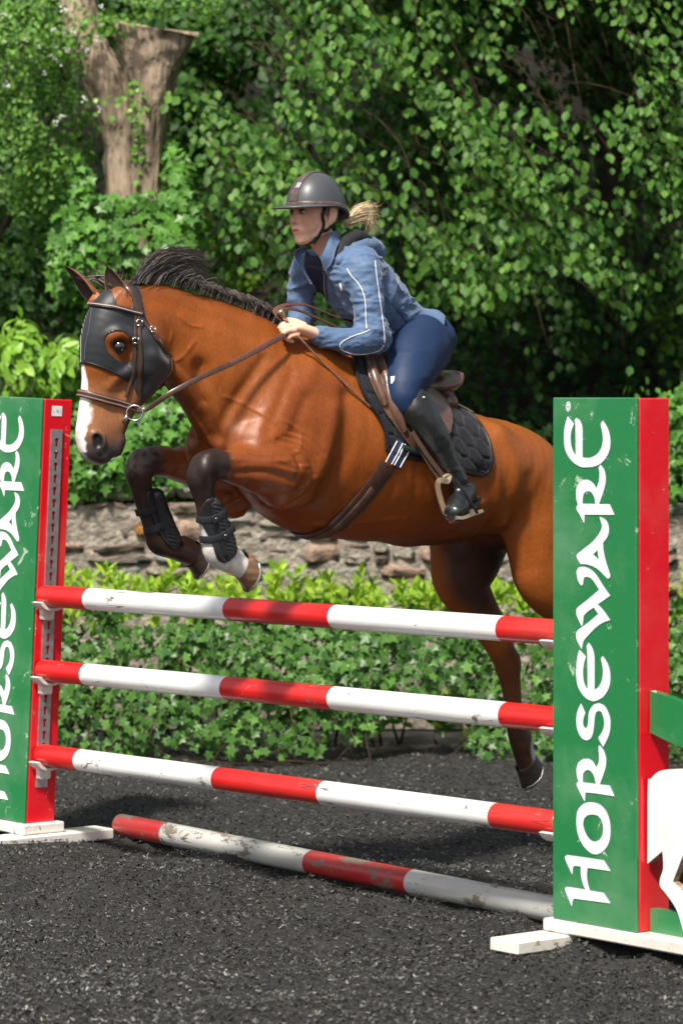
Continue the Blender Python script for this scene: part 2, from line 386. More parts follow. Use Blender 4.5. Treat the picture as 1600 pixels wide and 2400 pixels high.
# ray helpers on solids
class Surf:
    def __init__(s, *solids):
        V = []; Fc = []
        for q in solids:
            o = len(V); V += [tuple(v) for v in q.W]; Fc += [tuple(int(i)+o for i in f) for f in q.Q]
        s.t = BVHTree.FromPolygons(V, Fc)
    def px(s, px, py):
        d = Vector(((px-CX)/FPX, 1., -(py-CY)/FPX)).normalized(); h = s.t.ray_cast(Vector(EYE), d)
        if h[0] is None: return None, None
        n = np.array(h[1]); n = n if n@np.array(d) < 0 else -n
        return np.array(h[0]), n
    def cast(s, o, d, dist=9.):
        h = s.t.ray_cast(Vector(o), Vector(d).normalized(), dist)
        if h[0] is None: return None, None
        n = np.array(h[1]); return np.array(h[0]), (n if n@np.asarray(d) < 0 else -n)
    def near(s, p):
        h = s.t.find_nearest(Vector(p)); q = np.array(h[0]); n = np.array(h[1]); return q, n
    def line(s, pts, off=.002, step=4., smooth=2):         # pixel polyline laid on the surface -> points, normals
        out = []; nn = []; p = np.array(crom(np.array(pts, float), 8)) if len(pts) > 2 else np.array(pts, float)
        L = np.concatenate([[0], np.cumsum(np.linalg.norm(np.diff(p, axis=0), axis=1))]); m = max(3, int(L[-1]/step)+1)
        t = np.linspace(0, L[-1], m)
        for a in t:
            x = np.interp(a, L, p[:, 0]); y = np.interp(a, L, p[:, 1]); h, n = s.px(x, y)
            if h is not None: out.append(h); nn.append(n)
        out = np.array(out); nn = np.array(nn)
        for _ in range(smooth):
            out[1:-1] = (out[:-2]+2*out[1:-1]+out[2:])/4; nn[1:-1] = N(nn[:-2]+2*nn[1:-1]+nn[2:])
        return out+nn*off, nn
    def ring(s, c, e1, e2, R=.5, a0=0, a1=360, n=60, off=.002, smooth=3):   # loop round a body in the plane e1,e2
        P = []; M = []; full = abs(a1-a0) >= 360
        for a in np.linspace(math.radians(a0), math.radians(a1), n, endpoint=not full):
            d = np.asarray(e1)*math.cos(a)+np.asarray(e2)*math.sin(a); h, nn = s.cast(np.asarray(c)+d*R, -d, R)
            if h is None: h = np.asarray(c)+d*.02; nn = d
            P.append(h); M.append(nn)
        P = np.array(P); M = np.array(M)
        for _ in range(smooth):
            if full: P = (np.roll(P, 1, 0)+2*P+np.roll(P, -1, 0))/4; M = N(np.roll(M, 1, 0)+2*M+np.roll(M, -1, 0))
            else: P[1:-1] = (P[:-2]+2*P[1:-1]+P[2:])/4; M[1:-1] = N(M[:-2]+2*M[1:-1]+M[2:])
        return P+M*off, M
def inside(poly, x, y):
    r = np.zeros(x.shape, bool); n = len(poly)
    for i in range(n):
        x0, y0 = poly[i]; x1, y1 = poly[(i+1) % n]
        if y0 == y1: continue
        c = ((y0 > y) != (y1 > y)) & (x < (x1-x0)*(y-y0)/(y1-y0)+x0); r ^= c
    return r
def edge_dist(poly, x, y):
    d = np.full(x.shape, 1e9); n = len(poly)
    for i in range(n):
        a = np.array(poly[i], float); b = np.array(poly[(i+1) % n], float); ab = b-a; L = ab@ab+1e-9
        t = np.clip(((x-a[0])*ab[0]+(y-a[1])*ab[1])/L, 0, 1); d = np.minimum(d, np.hypot(x-a[0]-t*ab[0], y-a[1]-t*ab[1]))
    return d
def patch(surf, poly, off, thick, step=3., relief=None, edge=4., smooth=2, corner=50, holes=()):
    """sheet laid on a surface inside a traced outline: triangulated outline + grid, own thickness. -> V, F (world)"""
    poly = smooth_poly(poly, 5, corner); P = np.array(poly)
    x0, y0 = P.min(0); x1, y1 = P.max(0); nx = int((x1-x0)/step)+3; ny = int((y1-y0)/step)+3
    gx, gy = np.meshgrid(x0-step+np.arange(nx)*step, y0-step+np.arange(ny)*step, indexing='ij')
    ins = inside(poly, gx, gy); d = edge_dist(poly, gx, gy); segs = [(P[i], P[(i+1) % len(P)]) for i in range(len(P))]
    for h in holes:
        h = smooth_poly(h, 4, corner); ins &= ~inside(h, gx, gy); d = np.minimum(d, edge_dist(h, gx, gy)); segs += [(np.array(h[i]), np.array(h[(i+1) % len(h)])) for i in range(len(h))]
    # pull grid points just outside on to the outline so the border is clean
    n = len(poly); cx = gx.copy(); cy = gy.copy()
    near = (~ins) & (d < step*1.45)
    for a, b in np.argwhere(near):
        best = 1e9
        for A, B in segs:
            ab = B-A; t = np.clip(((gx[a, b]-A[0])*ab[0]+(gy[a, b]-A[1])*ab[1])/(ab@ab+1e-9), 0, 1)
            q = A+t*ab; dd = (q[0]-gx[a, b])**2+(q[1]-gy[a, b])**2
            if dd < best: best = dd; cx[a, b], cy[a, b] = q
    use = ins | near; H = np.full((nx, ny, 3), np.nan); M = np.zeros((nx, ny, 3))
    for a, b in np.argwhere(use):
        h, m = surf.px(cx[a, b], cy[a, b])
        if h is not None: H[a, b] = h; M[a, b] = m
        else: use[a, b] = False
    for _ in range(smooth):
        w = use.astype(float)[..., None]; Hz = np.where(use[..., None], H, 0); acc = Hz*4*w; cw = 4*w; mm = M*4
        for dx, dy in ((1, 0), (-1, 0), (0, 1), (0, -1)):
            ww = np.roll(w, (dx, dy), (0, 1)); acc = acc+np.roll(Hz, (dx, dy), (0, 1))*ww; mm = mm+np.roll(M, (dx, dy), (0, 1)); cw = cw+ww
        dep = (acc/np.maximum(cw, 1)-EYE); rayd = N(np.where(use[..., None], H, 1.)-EYE)
        Hn = EYE+rayd*((dep*rayd).sum(-1, keepdims=True)); H = np.where(use[..., None], Hn, H); M = N(mm)
    th = thick*np.clip((d*ins)/edge, .35, 1)**.5
    if relief is not None: th = th*relief(cx, cy)
    idx = np.full((nx, ny), -1); idx[use] = np.arange(use.sum())
    top = (H+M*(off+th[..., None]))[use]; bot = (H+M*(off-.004))[use]; m = len(top); Fc = []; ec = {}
    for a in range(nx-1):
        for b in range(ny-1):
            q = [idx[a, b], idx[a+1, b], idx[a+1, b+1], idx[a, b+1]]; 
            if min(q) < 0: 
                q = [z for z in q if z >= 0]
                if len(q) < 3: continue
            if not ins[a:a+2, b:b+2].any(): continue
            Fc.append(tuple(q))
            for i in range(len(q)):
                e = (q[i], q[(i+1) % len(q)]); ec[e] = ec.get(e, 0)+1
    side = [(e[1], e[0], e[0]+m, e[1]+m) for e in ec if (e[1], e[0]) not in ec]
    return np.vstack([top, bot]), Fc+[tuple(i+m for i in f)[::-1] for f in Fc]+side
# ================================================================== THE SETTING
def add_attr_mat_leaf(name, rough=.45, trans=.3, spec=.4): return mat(name, rough=rough, spec=spec, vcol=True, trans=trans)
M_leaf = add_attr_mat_leaf('leaf', .5, .34, .25)
M_leafg = add_attr_mat_leaf('glossy_leaf', .38, .24, .3)
M_soil = mat('soil', (.014, .012, .007), .95, .2, noise=(3, .6, 6), bump=(9, .8, .08))
M_bark = mat('bark', (.29, .225, .165), .95, .15, noise=(11, .6, 8, (1, 1, .18)), bump=(16, 1, .09, (1, 1, .10)))
M_wood = mat('sawn_wood', (.46, .34, .23), .8, .2, noise=(9, .3, 5), bump=(20, .5, .01))
M_bark2 = mat('dark_bark', (.055, .045, .035), .9, .2, noise=(5, .5, 7, (1, 1, .25)), bump=(7, 1, .05, (1, 1, .15)))
M_twig = mat('twig', (.05, .035, .022), .9, .2, noise=(20, .4, 3))

# ground: dark rubber and sand footing
gx = np.concatenate([np.linspace(-60, -3.4, 20), np.linspace(-3.3, 3.3, 150), np.linspace(3.4, 60, 20)])
gy = np.concatenate([np.linspace(-6, 9.9, 12), np.linspace(10, 19.5, 230), np.linspace(19.7, 80, 24)])
GX, GY = np.meshgrid(gx, gy, indexing='ij')
_r = np.random.default_rng(77); PRINTS = [(_r.uniform(-1.6, 1.6), _r.uniform(10.6, 18.4), _r.uniform(.06, .11), _r.uniform(0, 3)) for _ in range(75)]
def ground_z(x, y):
    p = np.stack([x, y, x*0], -1)
    inn = (np.abs(x) < 3.5) & (y > 9.8) & (y < 19.6)
    z = .034*fbm(p*2.1, 2)+.013*fbm(p*9, 3)
    for a, b, r_, an in PRINTS:
        u = ((x-a)*math.cos(an)+(y-b)*math.sin(an))/r_; v = (-(x-a)*math.sin(an)+(y-b)*math.cos(an))/(r_*1.35); d = u*u+v*v
        z = z-np.where(d < 6, .048*np.exp(-d*1.6)-.020*np.exp(-(np.sqrt(d)-1.35)**2*5), 0)
    return np.where(inn, z, 0)-.012
V = np.stack([GX, GY, ground_z(GX, GY)], -1).reshape(-1, 3); m_ = len(gy)
ii, jj = np.meshgrid(np.arange(len(gx)-1), np.arange(m_-1), indexing='ij'); b0 = (ii*m_+jj).ravel()
M_ground = mat('rubber_footing', (.036, .034, .033), .8, .35, noise=(60, .55, 8), bump=(140, 1, .02))
g = mesh('ground', V, np.stack([b0, b0+m_, b0+m_+1, b0+1], 1), M_ground, smooth=True); tag(g, kind='structure')

def scatter_quads(n, X, Y, Z, size, asp, tilt, col):
    yaw = rng.random(n)*2*np.pi; a = np.stack([np.cos(yaw), np.sin(yaw), rng.normal(0, tilt, n)], 1); a = N(a)
    b = N(np.cross(a, np.stack([rng.normal(0, tilt, n), rng.normal(0, tilt, n), np.ones(n)], 1)))
    nn = np.cross(a, b); C = np.stack([X, Y, Z], 1); s = size[:, None]; t = (size*asp)[:, None]
    bend = (rng.random(n)*.5)[:, None]*s
    V = np.stack([C-a*s-b*t*.6, C-b*t+nn*bend*.5, C+a*s*.8-b*t*.3, C+a*s+b*t*.5-nn*bend, C+b*t, C-a*s*.9+b*t*.5-nn*bend*.4], 1).reshape(-1, 3)
    i = np.arange(n)*6
    F1 = np.stack([i, i+1, i+4, i+5], 1); F2 = np.stack([i+1, i+2, i+3, i+4], 1)
    return V, np.vstack([F1, F2]), np.repeat(col, 6, axis=0)
# footing crumbs: rubber strips, fibres and grit lying over the ground in view
n = 210000; yy = 10.4+9.2*rng.random(n)**1.5; xx = (rng.random(n)*2-1)*(.108*yy+.5)
tone = rng.choice([.012, .028, .052, .095, .19], n, p=[.30, .28, .22, .14, .06]); br = rng.random(n)
tone = tone*(1+.45*fbm(np.stack([xx*1.1, yy*.8, xx*0], 1), 3)).clip(.4, 1.8)
colr = tone[:, None]*np.stack([1+.12*br, 1+.03*br, 1-.1*br], 1)
Vc, Fcr, Cc = scatter_quads(n, xx, yy, ground_z(xx, yy)+.006+rng.random(n)*.008, .0032+.0085*rng.random(n)**2.5, .10+.45*rng.random(n), .45, colr)
M_chip = mat('rubber_chip', rough=.6, spec=.45, vcol=True)
o = mesh('rubber_chips', Vc, Fcr, M_chip, col=Cc)
tag(o, 'loose black and grey rubber crumb footing strewn over the arena', 'footing', kind='stuff')

# soil bank that rises behind the wall, far hill
def sheet(name, xs, ys, fz, m, kind='structure'):
    A, B = np.meshgrid(xs, ys, indexing='ij'); V = np.stack([A, B, fz(A, B)], -1).reshape(-1, 3); k = len(ys)
    i, j = np.meshgrid(np.arange(len(xs)-1), np.arange(k-1), indexing='ij'); b = (i*k+j).ravel()
    return tag(mesh(name, V, np.stack([b, b+k, b+k+1, b+1], 1), m, smooth=True), kind=kind)
def bank_z(x, y): return 1.25+.33*(y-20.9)+.12*fbm(np.stack([x*.8, y*.8, x*0], -1), 3)
sheet('earth_bank', np.linspace(-14, 14, 90), np.linspace(20.85, 34, 40), bank_z, M_soil)
sheet('hillside', np.linspace(-70, 70, 60), np.linspace(33, 75, 30), lambda x, y: 5.2+.42*(y-33)+1.2*fbm(np.stack([x*.1, y*.1, x*0], -1), 3), mat('far_woodland', (.02, .045, .015), .95, .1, noise=(2, .6, 6), bump=(2, 1, .5)))

# ---- leaves
def T_oval(w=.36, pts=1.0):      # folded oval leaf: midrib + two sides
    V = [(0, 0, 0), (.28, w*.85, .05), (.62, w, .03), (1, 0, -.10*pts), (.62, -w, .03), (.28, -w*.85, .05), (.5, 0, -.03)]
    return np.array(V), [(0, 6, 2, 1), (6, 3, 2), (0, 5, 4, 6), (6, 4, 3)]
def T_ivy():
    V = [(0, 0, 0), (-.12, .34, .04), (.22, .30, .0), (.42, .56, .05), (.55, .22, .0), (1.0, 0, -.08), (.55, -.22, .0), (.42, -.56, .05), (.22, -.30, .0), (-.12, -.34, .04)]
    return np.array(V)-np.array([.1, 0, 0]), [(0, 2, 1), (0, 4, 3, 2), (0, 5, 4), (0, 6, 5), (0, 8, 7, 6), (0, 9, 8)]
def leaves(pos, dirs, nrm, size, tmpl, col):
    """pos base point, dirs along the leaf, nrm leaf normal"""
    TV, TF = tmpl; n = len(pos); a = N(dirs); c = N(nrm-a*(nrm*a).sum(1, keepdims=True)); b = np.cross(c, a)
    s = np.asarray(size)[:, None, None]
    V = pos[:, None]+s*(TV[None, :, 0:1]*a[:, None]+TV[None, :, 1:2]*b[:, None]+TV[None, :, 2:3]*c[:, None])
    V = V.reshape(-1, 3); m = len(TV); F3 = []; base = np.arange(n)*m
    for f in TF:                    # quads are split so every face has three corners
        for i in range(1, len(f)-1): F3.append(np.stack([base+f[0], base+f[i], base+f[i+1]], 1))
    return V, np.vstack(F3), np.repeat(col, m, axis=0)
def leafcol(n, lo, hi, warm=0.):
    t = rng.random(n)[:, None]; c = np.array(lo)*(1-t)+np.array(hi)*t; v = rng.normal(1, .16, n).clip(.55, 1.5)[:, None]
    c = c*v; c[:, 0] *= 1+warm*rng.random(n); return c
def foliage(parent, P, D, Nn, S, tmpl, C, material, npart=150, score=None):
    """the largest-showing leaves as single parts (shared template meshes), the others joined"""
    n = len(P); a = (P[:, 0]/P[:, 1]*FPX+CX); b = CY-(P[:, 2]-EYE[2])/P[:, 1]*FPX
    vis = (a > -20) & (a < 1620) & (b > -20) & (b < 2420)
    sc = S/P[:, 1]*vis-(P[:, 1]-P[:, 1].min())*.0006+rng.random(n)*.0006
    pick = np.argsort(-sc)[:npart]; rest = np.ones(n, bool); rest[pick] = False
    V, Fc, Cc = leaves(P[rest], D[rest], Nn[rest], S[rest], tmpl, C[rest])
    o = mesh('leaves', V, Fc, material, parent, col=Cc); tag(o, kind='stuff')
    from mathutils import Matrix
    k = 8; grp = np.array_split(pick, k); inv = world_inv(parent) if parent is not None else Matrix.Identity(4)
    for q in grp:
        if not len(q): continue
        c0 = C[q].mean(0)*rng.uniform(.85, 1.2)
        me = bpy.data.meshes.new('leaf'); me.from_pydata([tuple(v) for v in tmpl[0]], [], tmpl[1]); me.materials.append(material)
        at = me.color_attributes.new('col', 'FLOAT_COLOR', 'POINT'); at.data.foreach_set('color', np.tile([*c0, 1], (len(tmpl[0]), 1)).ravel())
        for i in q:
            x = N(D[i]); z = N(Nn[i]-x*(Nn[i]@x)); y = np.cross(z, x); s = S[i]
            lf = bpy.data.objects.new('leaf', me); COL.objects.link(lf); lf.parent = parent
            mw = Matrix(((x[0]*s, y[0]*s, z[0]*s, P[i][0]), (x[1]*s, y[1]*s, z[1]*s, P[i][1]), (x[2]*s, y[2]*s, z[2]*s, P[i][2]), (0, 0, 0, 1)))
            lf.matrix_parent_inverse = inv; lf.matrix_basis = mw
def at(px, py, Y): return np.array([(px-CX)/FPX*Y, Y, EYE[2]-(py-CY)/FPX*Y])
def twigs(parent, lines, r0=.008, r1=.002, name='twig', m=None):
    if len(lines) > 60:                # past counting: one joined part
        mb = MB()
        for L in lines: mb.tube(L, np.linspace(r0, r1, len(L)), 5)
        return tag(mb.build(name, m or M_twig, parent, smooth=True), kind='stuff')
    for L in lines: MB().tube(L, np.linspace(r0, r1, len(L)), 6).build(name, m or M_twig, parent, smooth=True)

# ---- rubble stone wall behind the hedge
WY = 20.6
wall = empty('stone_wall', (0, WY, 0), 'low rubble stone wall of grey and brown stones behind the laurel hedge', 'wall')
mb = MB(); mb.box((0, WY+.14, .69), (1, 0, 0), (0, 1, 0), (0, 0, 1), 6, .170, .69)
M_mortar = mat('mortar', (.27, .235, .195), .95, .15, noise=(12, .5, 6), bump=(30, 1, .03)); mb.build('mortar_core', M_mortar, wall)
M_st = [mat('stone', c, .85, .25, noise=(7, .5, 8), bump=(16, 1, .03)) for c in ((.33, .29, .23), (.27, .21, .165), (.36, .25, .19), (.40, .36, .30), (.24, .20, .17), (.32, .31, .285))]
M_ochre = mat('ochre_stone', (.42, .19, .05), .85, .25, noise=(9, .4, 6), bump=(20, 1, .02))
z = .08; seg = []
def stone_mesh(w, h, d, seed, ochre=False):
    r = np.random.default_rng(seed); mb = MB(); nx, nz = 6, 5; V = []; Fc = []
    k = 10; t = np.linspace(0, 2*np.pi, k, endpoint=False); e = 3.6
    ox = np.sign(np.cos(t))*np.abs(np.cos(t))**(2/e); oz = np.sign(np.sin(t))*np.abs(np.sin(t))**(2/e)
    jit = 1+r.normal(0, .085, k)
    tl = r.normal(0, .25)
    for sc, dep in ((1, .09), (.98, -d*.35), (.90, -d*.85), (.5, -d)):
        for i in range(k): V.append((ox[i]*jit[i]*w/2*sc, dep+(r.normal(0, .010) if sc < .95 else 0)+tl*.05*oz[i]*(dep < 0), oz[i]*jit[i]*h/2*sc))
    V.append((0, -d*1.02, 0))
    for a in range(3): Fc += [(a*k+i, a*k+(i+1) % k, (a+1)*k+(i+1) % k, (a+1)*k+i) for i in range(k)]
    Fc += [(3*k+i, 3*k+(i+1) % k, 4*k) for i in range(k)]
    me = bpy.data.meshes.new('stone'); me.from_pydata(V, [], Fc); me.polygons.foreach_set('use_smooth', [True]*len(Fc))
    me.materials.append(M_ochre if ochre else M_st[int(r.integers(6))]); return me
SM = [stone_mesh(1, 1, .028+.012*(i % 3), 100+i) for i in range(28)]; OM = stone_mesh(1, 1, .06, 5, True)
winv = world_inv(wall)
def put_stone(x, z, w, h, me, rot=0.):
    o = bpy.data.objects.new('stone', me); COL.objects.link(o); o.parent = wall; o.location = (x, -.0, z); o.scale = (w, 1, h); o.rotation_euler = (0, rot, 0)
while z < 1.40:
    h = rng.uniform(.06, .19) if z < 1.22 else rng.uniform(.055, .09)
    x = -3.3
    if z > .6 or True:
        while x < 3.3:
            w = rng.uniform(.09, .40)*(.5+.5*h/.12); vis = z > .72
            if vis:
                if h > .12 and rng.random() < .45:
                    put_stone(x+w/2, z+h*.26, w*.94, h*.46, SM[rng.integers(28)], rng.normal(0, .05)); put_stone(x+w/2, z+h*.76, w*.94, h*.44, SM[rng.integers(28)], rng.normal(0, .05))
                else: put_stone(x+w/2, z+h/2+rng.normal(0, .012), w*rng.uniform(.86, .97), h*rng.uniform(.84, .98), SM[rng.integers(28)], rng.normal(0, .06))
            x += w
    z += h
q = at(333, 1243, WY); put_stone(q[0], q[2], .085, .075, OM)

# ---- laurel hedge in front of the wall and ground ivy under it
def shrub_points(n, box, seed=0):
    r = np.random.default_rng(seed); return r.uniform(box[0], box[1], (n, 3))
def rosettes(cent, per, up, spread, size, seed):
    """shoots: leaves set round each shoot tip, pointing up and outwards"""
    r = np.random.default_rng(seed); P = []; D = []; Nn = []; S = []
    for c in cent:
        a0 = r.random()*6.28; tilt = N(np.array(up)+r.normal(0, .28, 3)); e1 = N(np.cross(tilt, [0, .3, 1.])); e2 = np.cross(tilt, e1)
        for k in range(per):
            a = a0+k*2.4; o = e1*math.cos(a)+e2*math.sin(a); lean = spread*(.35+.9*k/per); d = N(tilt*(1-lean*.6)+o*lean)
            P.append(c-tilt*.012*k); D.append(d); Nn.append(tilt-d*.2-o*.5); S.append(size*r.uniform(.7, 1.15)*(1-.25*(k < 2)))
    return np.array(P), np.array(D), np.array(Nn), np.array(S)
def hedge_run(label, x0, x1, npart, seed, top=.87):
    r = np.random.default_rng(seed); h = empty('laurel_hedge', ((x0+x1)/2, 19.5, 0), label, 'hedge')
    L = x1-x0; nt = int(L*70)
    tops = np.stack([r.uniform(x0, x1, nt), r.uniform(19.15, 20.15, nt), top+.10*np.array([vnoise(np.array([t*2.3, seed, 0.])) for t in r.uniform(0, 9, nt)])+r.normal(0, .045, nt)], 1)
    P, D, Nn, S = rosettes(tops, 8, (0, -.35, 1), .75, .105, seed)
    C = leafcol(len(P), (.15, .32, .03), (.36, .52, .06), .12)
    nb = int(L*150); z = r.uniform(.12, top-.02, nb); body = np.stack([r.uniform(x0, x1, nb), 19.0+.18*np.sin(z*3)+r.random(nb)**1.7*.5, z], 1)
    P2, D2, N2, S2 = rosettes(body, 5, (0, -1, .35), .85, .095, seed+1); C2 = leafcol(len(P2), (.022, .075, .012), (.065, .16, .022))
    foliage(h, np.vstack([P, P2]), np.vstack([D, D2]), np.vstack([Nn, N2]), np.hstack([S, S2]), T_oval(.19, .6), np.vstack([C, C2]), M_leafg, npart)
    twigs(h, [[(b[0], 19.6, .0), (b[0]+r.normal(0, .05), 19.4, b[2]*.5), tuple(b)] for b in body[::14]], .009, .003)
    return h
hedge_run('long low laurel hedge with yellow green shoots, behind the red and white poles', -3.2, 1.0, 240, 11)
hedge_run('end of the laurel hedge with yellow green shoots, right of the right jump wing', 1.06, 3.5, 120, 12)
def ivy_sheet(label, x0, x1, npart, seed, dens=820):
    r = np.random.default_rng(seed); o = empty('ivy_mat', ((x0+x1)/2, 18.95, 0), label, 'ivy'); L = x1-x0; n = int(L*dens)
    x = r.uniform(x0, x1, n); z = r.random(n)**.85*.74; clump = np.array([vnoise(np.array([a*3.4, b*4.2, seed])) for a, b in zip(x, z)])
    y = 19.0-.22*np.sqrt(np.clip(1-z/.85, 0, 1))-.10*clump+r.normal(0, .04, n); P = np.stack([x, y, z+.02], 1)
    keep = (clump > -.45) ; P = P[keep]; n = len(P)
    nn = np.stack([r.normal(0, .4, n), -np.ones(n), .55+r.normal(0, .35, n)], 1); d = np.stack([r.normal(0, .6, n), -.3+r.normal(0, .2, n), -1+r.normal(0, .35, n)], 1)
    S = r.uniform(.032, .076, n); C = leafcol(n, (.022, .080, .014), (.11, .24, .045)); foliage(o, P, d, nn, S, T_ivy(), C, M_leafg, npart)
    tr = []
    for k in range(int(L*4)):
        a = r.uniform(x0, x1); tr.append([(a, 18.85, r.uniform(.2, .5)), (a+r.normal(0, .06), 18.72, .12), (a+r.normal(0, .12), 18.6, .02), (a+r.normal(0, .2), 18.45, .008)])
    twigs(o, tr, .005, .002, 'runner'); return o
ivy_sheet('dark green ivy climbing the foot of the laurel hedge down to the footing', -3.2, 1.02, 260, 21)
ivy_sheet('patch of ivy on the ground right of the right jump wing', 1.08, 3.5, 60, 22)

# ---- pruned tree trunk with its two sawn limbs
TY = 21.2
tree = empty('pruned_tree', at(300, 900, TY), 'thick grey brown tree trunk forked into two limbs, the right one sawn off flat', 'tree')
def limb(pts, Y=TY, n=44, ridges=.07, seed=1):
    W = np.array([[*at(a, b, Y+dy), r] for a, b, dy, r in pts]); W = crom(W, 7); V = []; r_ = np.random.default_rng(seed); ph = r_.random(6)*6.28
    T = N(np.gradient(W[:, :3], axis=0)); Xa = N(np.cross(T, [0, 1., 0])); Ya = np.cross(Xa, T)
    for i, w in enumerate(W):
        for k in range(n):
            a = 2*np.pi*k/n; q = w[3]*(1+ridges*math.sin(3*a+ph[0]+i*.07)+ridges*.7*math.sin(5*a+ph[1]-i*.11)+.07*float(vnoise(np.array([a*2.2, i*.35, seed*3.])))+.035*abs(math.sin(5.5*a+ph[2]+.6*math.sin(i*.3)))+.04*float(vnoise(np.array([a*6, i*.5, seed*5.]))))
            V.append(w[:3]+q*(math.cos(a)*Xa[i]+math.sin(a)*Ya[i]))
    Fc = [(i*n+k, i*n+(k+1) % n, (i+1)*n+(k+1) % n, (i+1)*n+k) for i in range(len(W)-1) for k in range(n)]
    return V, Fc, n
V, Fc, k = limb([(300, 1120, 0, .25), (305, 700, 0, .215), (315, 500, 0, .19), (312, 360, 0, .185), (290, 285, 0, .175), (258, 215, 0, .145), (225, 150, 0, .125), (198, 90, .05, .12), (185, 20, .1, .105), (165, -60, .3, .10), (140, -160, .5, .09)])
mesh('trunk', V, Fc, M_bark, tree, True)
V, Fc, k = limb([(335, 540, -.08, .12), (340, 400, -.12, .115), (349, 270, -.15, .125), (357, 170, -.17, .165), (361, 120, -.18, .205), (361, 74, -.18, .25)], seed=3)
s0 = len(V)-k; top = np.array(V[s0:]); 
for i in range(k):                       # slanting saw cut: left side higher, right side lower
    t = (top[i][0]-top[:, 0].mean())/(.27); top[i][2] += -.045*t+.04*(top[i][1] > top[:, 1].mean())
    V[s0+i] = top[i]
mesh('sawn_limb', V, Fc, M_bark, tree, True)
V2 = [tuple(v) for v in top]+[tuple(top.mean(0)+[0, 0, .004])]; mesh('cut_face', V2, [(i, (i+1) % k, k) for i in range(k)], M_wood, tree)

# ---- ivy round the trunk and over the bank
def ivy_cloud(name, label, blobs, n, npart, seed, size=(.05, .09), lo=(.045, .14, .024), hi=(.13, .30, .045), tmpl=None, cat='ivy', mt=None, hole=-.55, fr=3.):
    """blobs: (px, py, Y, rx_px, rz_px, ry_m) ellipsoids whose outer shells carry the leaves"""
    r = np.random.default_rng(seed); c0 = at(blobs[0][0], blobs[0][1], blobs[0][2]); o = empty(name, c0, label, cat)
    w = np.array([b[3]*b[4] for b in blobs], float); w /= w.sum(); P = []; NN = []
    for b, k in zip(blobs, (w*n).astype(int)):
        u = N(r.normal(0, 1, (k, 3))); u[:, 1] = -np.abs(u[:, 1])*np.where(r.random(k) < .85, 1, -1); sc = r.uniform(.62, 1.05, k)[:, None]**.7
        rr = np.array([b[3]/FPX*b[2], b[5], b[4]/FPX*b[2]]); q = at(b[0], b[1], b[2])+u*sc*rr*(1+.22*np.array([vnoise(v*2.3+seed) for v in u])[:, None])
        P.append(q); NN.append(N(u/rr))
    P = np.vstack(P); NN = np.vstack(NN); cl = vnoise(P*fr+seed*1.7)+.5*vnoise(P*fr*2.3); k = cl > hole; P = P[k]; NN = NN[k]; cl = cl[k]; n = len(P)
    nn = NN+r.normal(0, .45, (n, 3))+np.array([0, -.5, .5]); d = np.stack([r.normal(0, .8, n), -.35+r.normal(0, .35, n), -.8+r.normal(0, .5, n)], 1)
    P = P+NN*(cl*.10)[:, None]; S = r.uniform(*size, n); C = leafcol(n, lo, hi)
    foliage(o, P, d, nn, S, tmpl if tmpl is not None else T_ivy(), C, mt or M_leafg, npart); return o
ivy_cloud('climbing_ivy', 'bright green ivy wrapped round the lower trunk of the pruned tree',
          [(200, 500, 20.95, 60, 170, .3), (405, 430, 21.1, 28, 140, .2), (320, 590, 20.8, 160, 125, .4), (420, 510, 21.0, 50, 160, .3), (200, 620, 20.9, 90, 110, .4)], 2700, 220, 31)
ivy_cloud('climbing_ivy', 'thin ivy strands growing up the fork between the two limbs', [(325, 250, 20.95, 20, 180, .08), (375, 165, 20.9, 45, 14, .06), (300, 262, 20.9, 60, 12, .08)], 150, 60, 32, (.03, .05), (.10, .24, .04), (.22, .42, .07), hole=-.9)
ivy_cloud('bank_ivy', 'ivy spilling over the top of the stone wall left of the horse', [(300, 1090, 20.75, 230, 95, .3), (380, 1000, 21.0, 170, 130, .4), (200, 980, 21.1, 120, 130, .3), (600, 1100, 20.8, 200, 60, .3)], 2600, 160, 33, (.05, .085))
ivy_cloud('bank_ivy', 'ivy on the bank above the wall, right of the right jump wing', [(1590, 1010, 21.0, 60, 120, .3), (1560, 1120, 20.8, 70, 70, .3)], 700, 50, 34)
ivy_cloud('laurel_bush', 'broad leaved laurel bush with pale green leaves above the left jump wing',
          [(60, 860, 21.0, 90, 80, .35), (140, 860, 21.0, 70, 90, .3), (60, 800, 21.0, 40, 50, .2)], 620, 130, 35, (.08, .14), (.13, .29, .03), (.24, .42, .05), T_oval(.21), 'bush', hole=-.8)
ivy_cloud('hawthorn', 'light green hawthorn with small leaves and a few white flowers at the top left',
          [(60, 120, 21.0, 140, 150, .6), (75, 75, 20.8, 75, 60, .5), (230, 66, 20.8, 70, 16, .15), (60, 330, 21.2, 150, 160, .6), (85, 270, 21.0, 60, 170, .5), (120, 400, 21.0, 60, 110, .4), (40, 520, 21.5, 120, 120, .5), (420, 12, 21.2, 110, 30, .3), (270, 62, 21.0, 60, 14, .2), (480, 225, 21.1, 60, 16, .12)],
          8200, 220, 36, (.024, .050), (.06, .165, .03), (.19, .35, .065), T_oval(.34), 'tree', M_leaf, hole=-.18, fr=4.2)
r = np.random.default_rng(5); hw = bpy.data.objects['hawthorn']; mb = MB()
for a in range(26):
    q = at(r.uniform(0, 250), r.uniform(0, 290), 20.45+r.random()*.1)
    for k in range(5): mb.sphere(q+r.normal(0, .012, 3), r.uniform(.004, .008), 3)
o = mb.build('flowers', mat('petal', (.8, .8, .76), .6), hw); tag(o, kind='stuff')
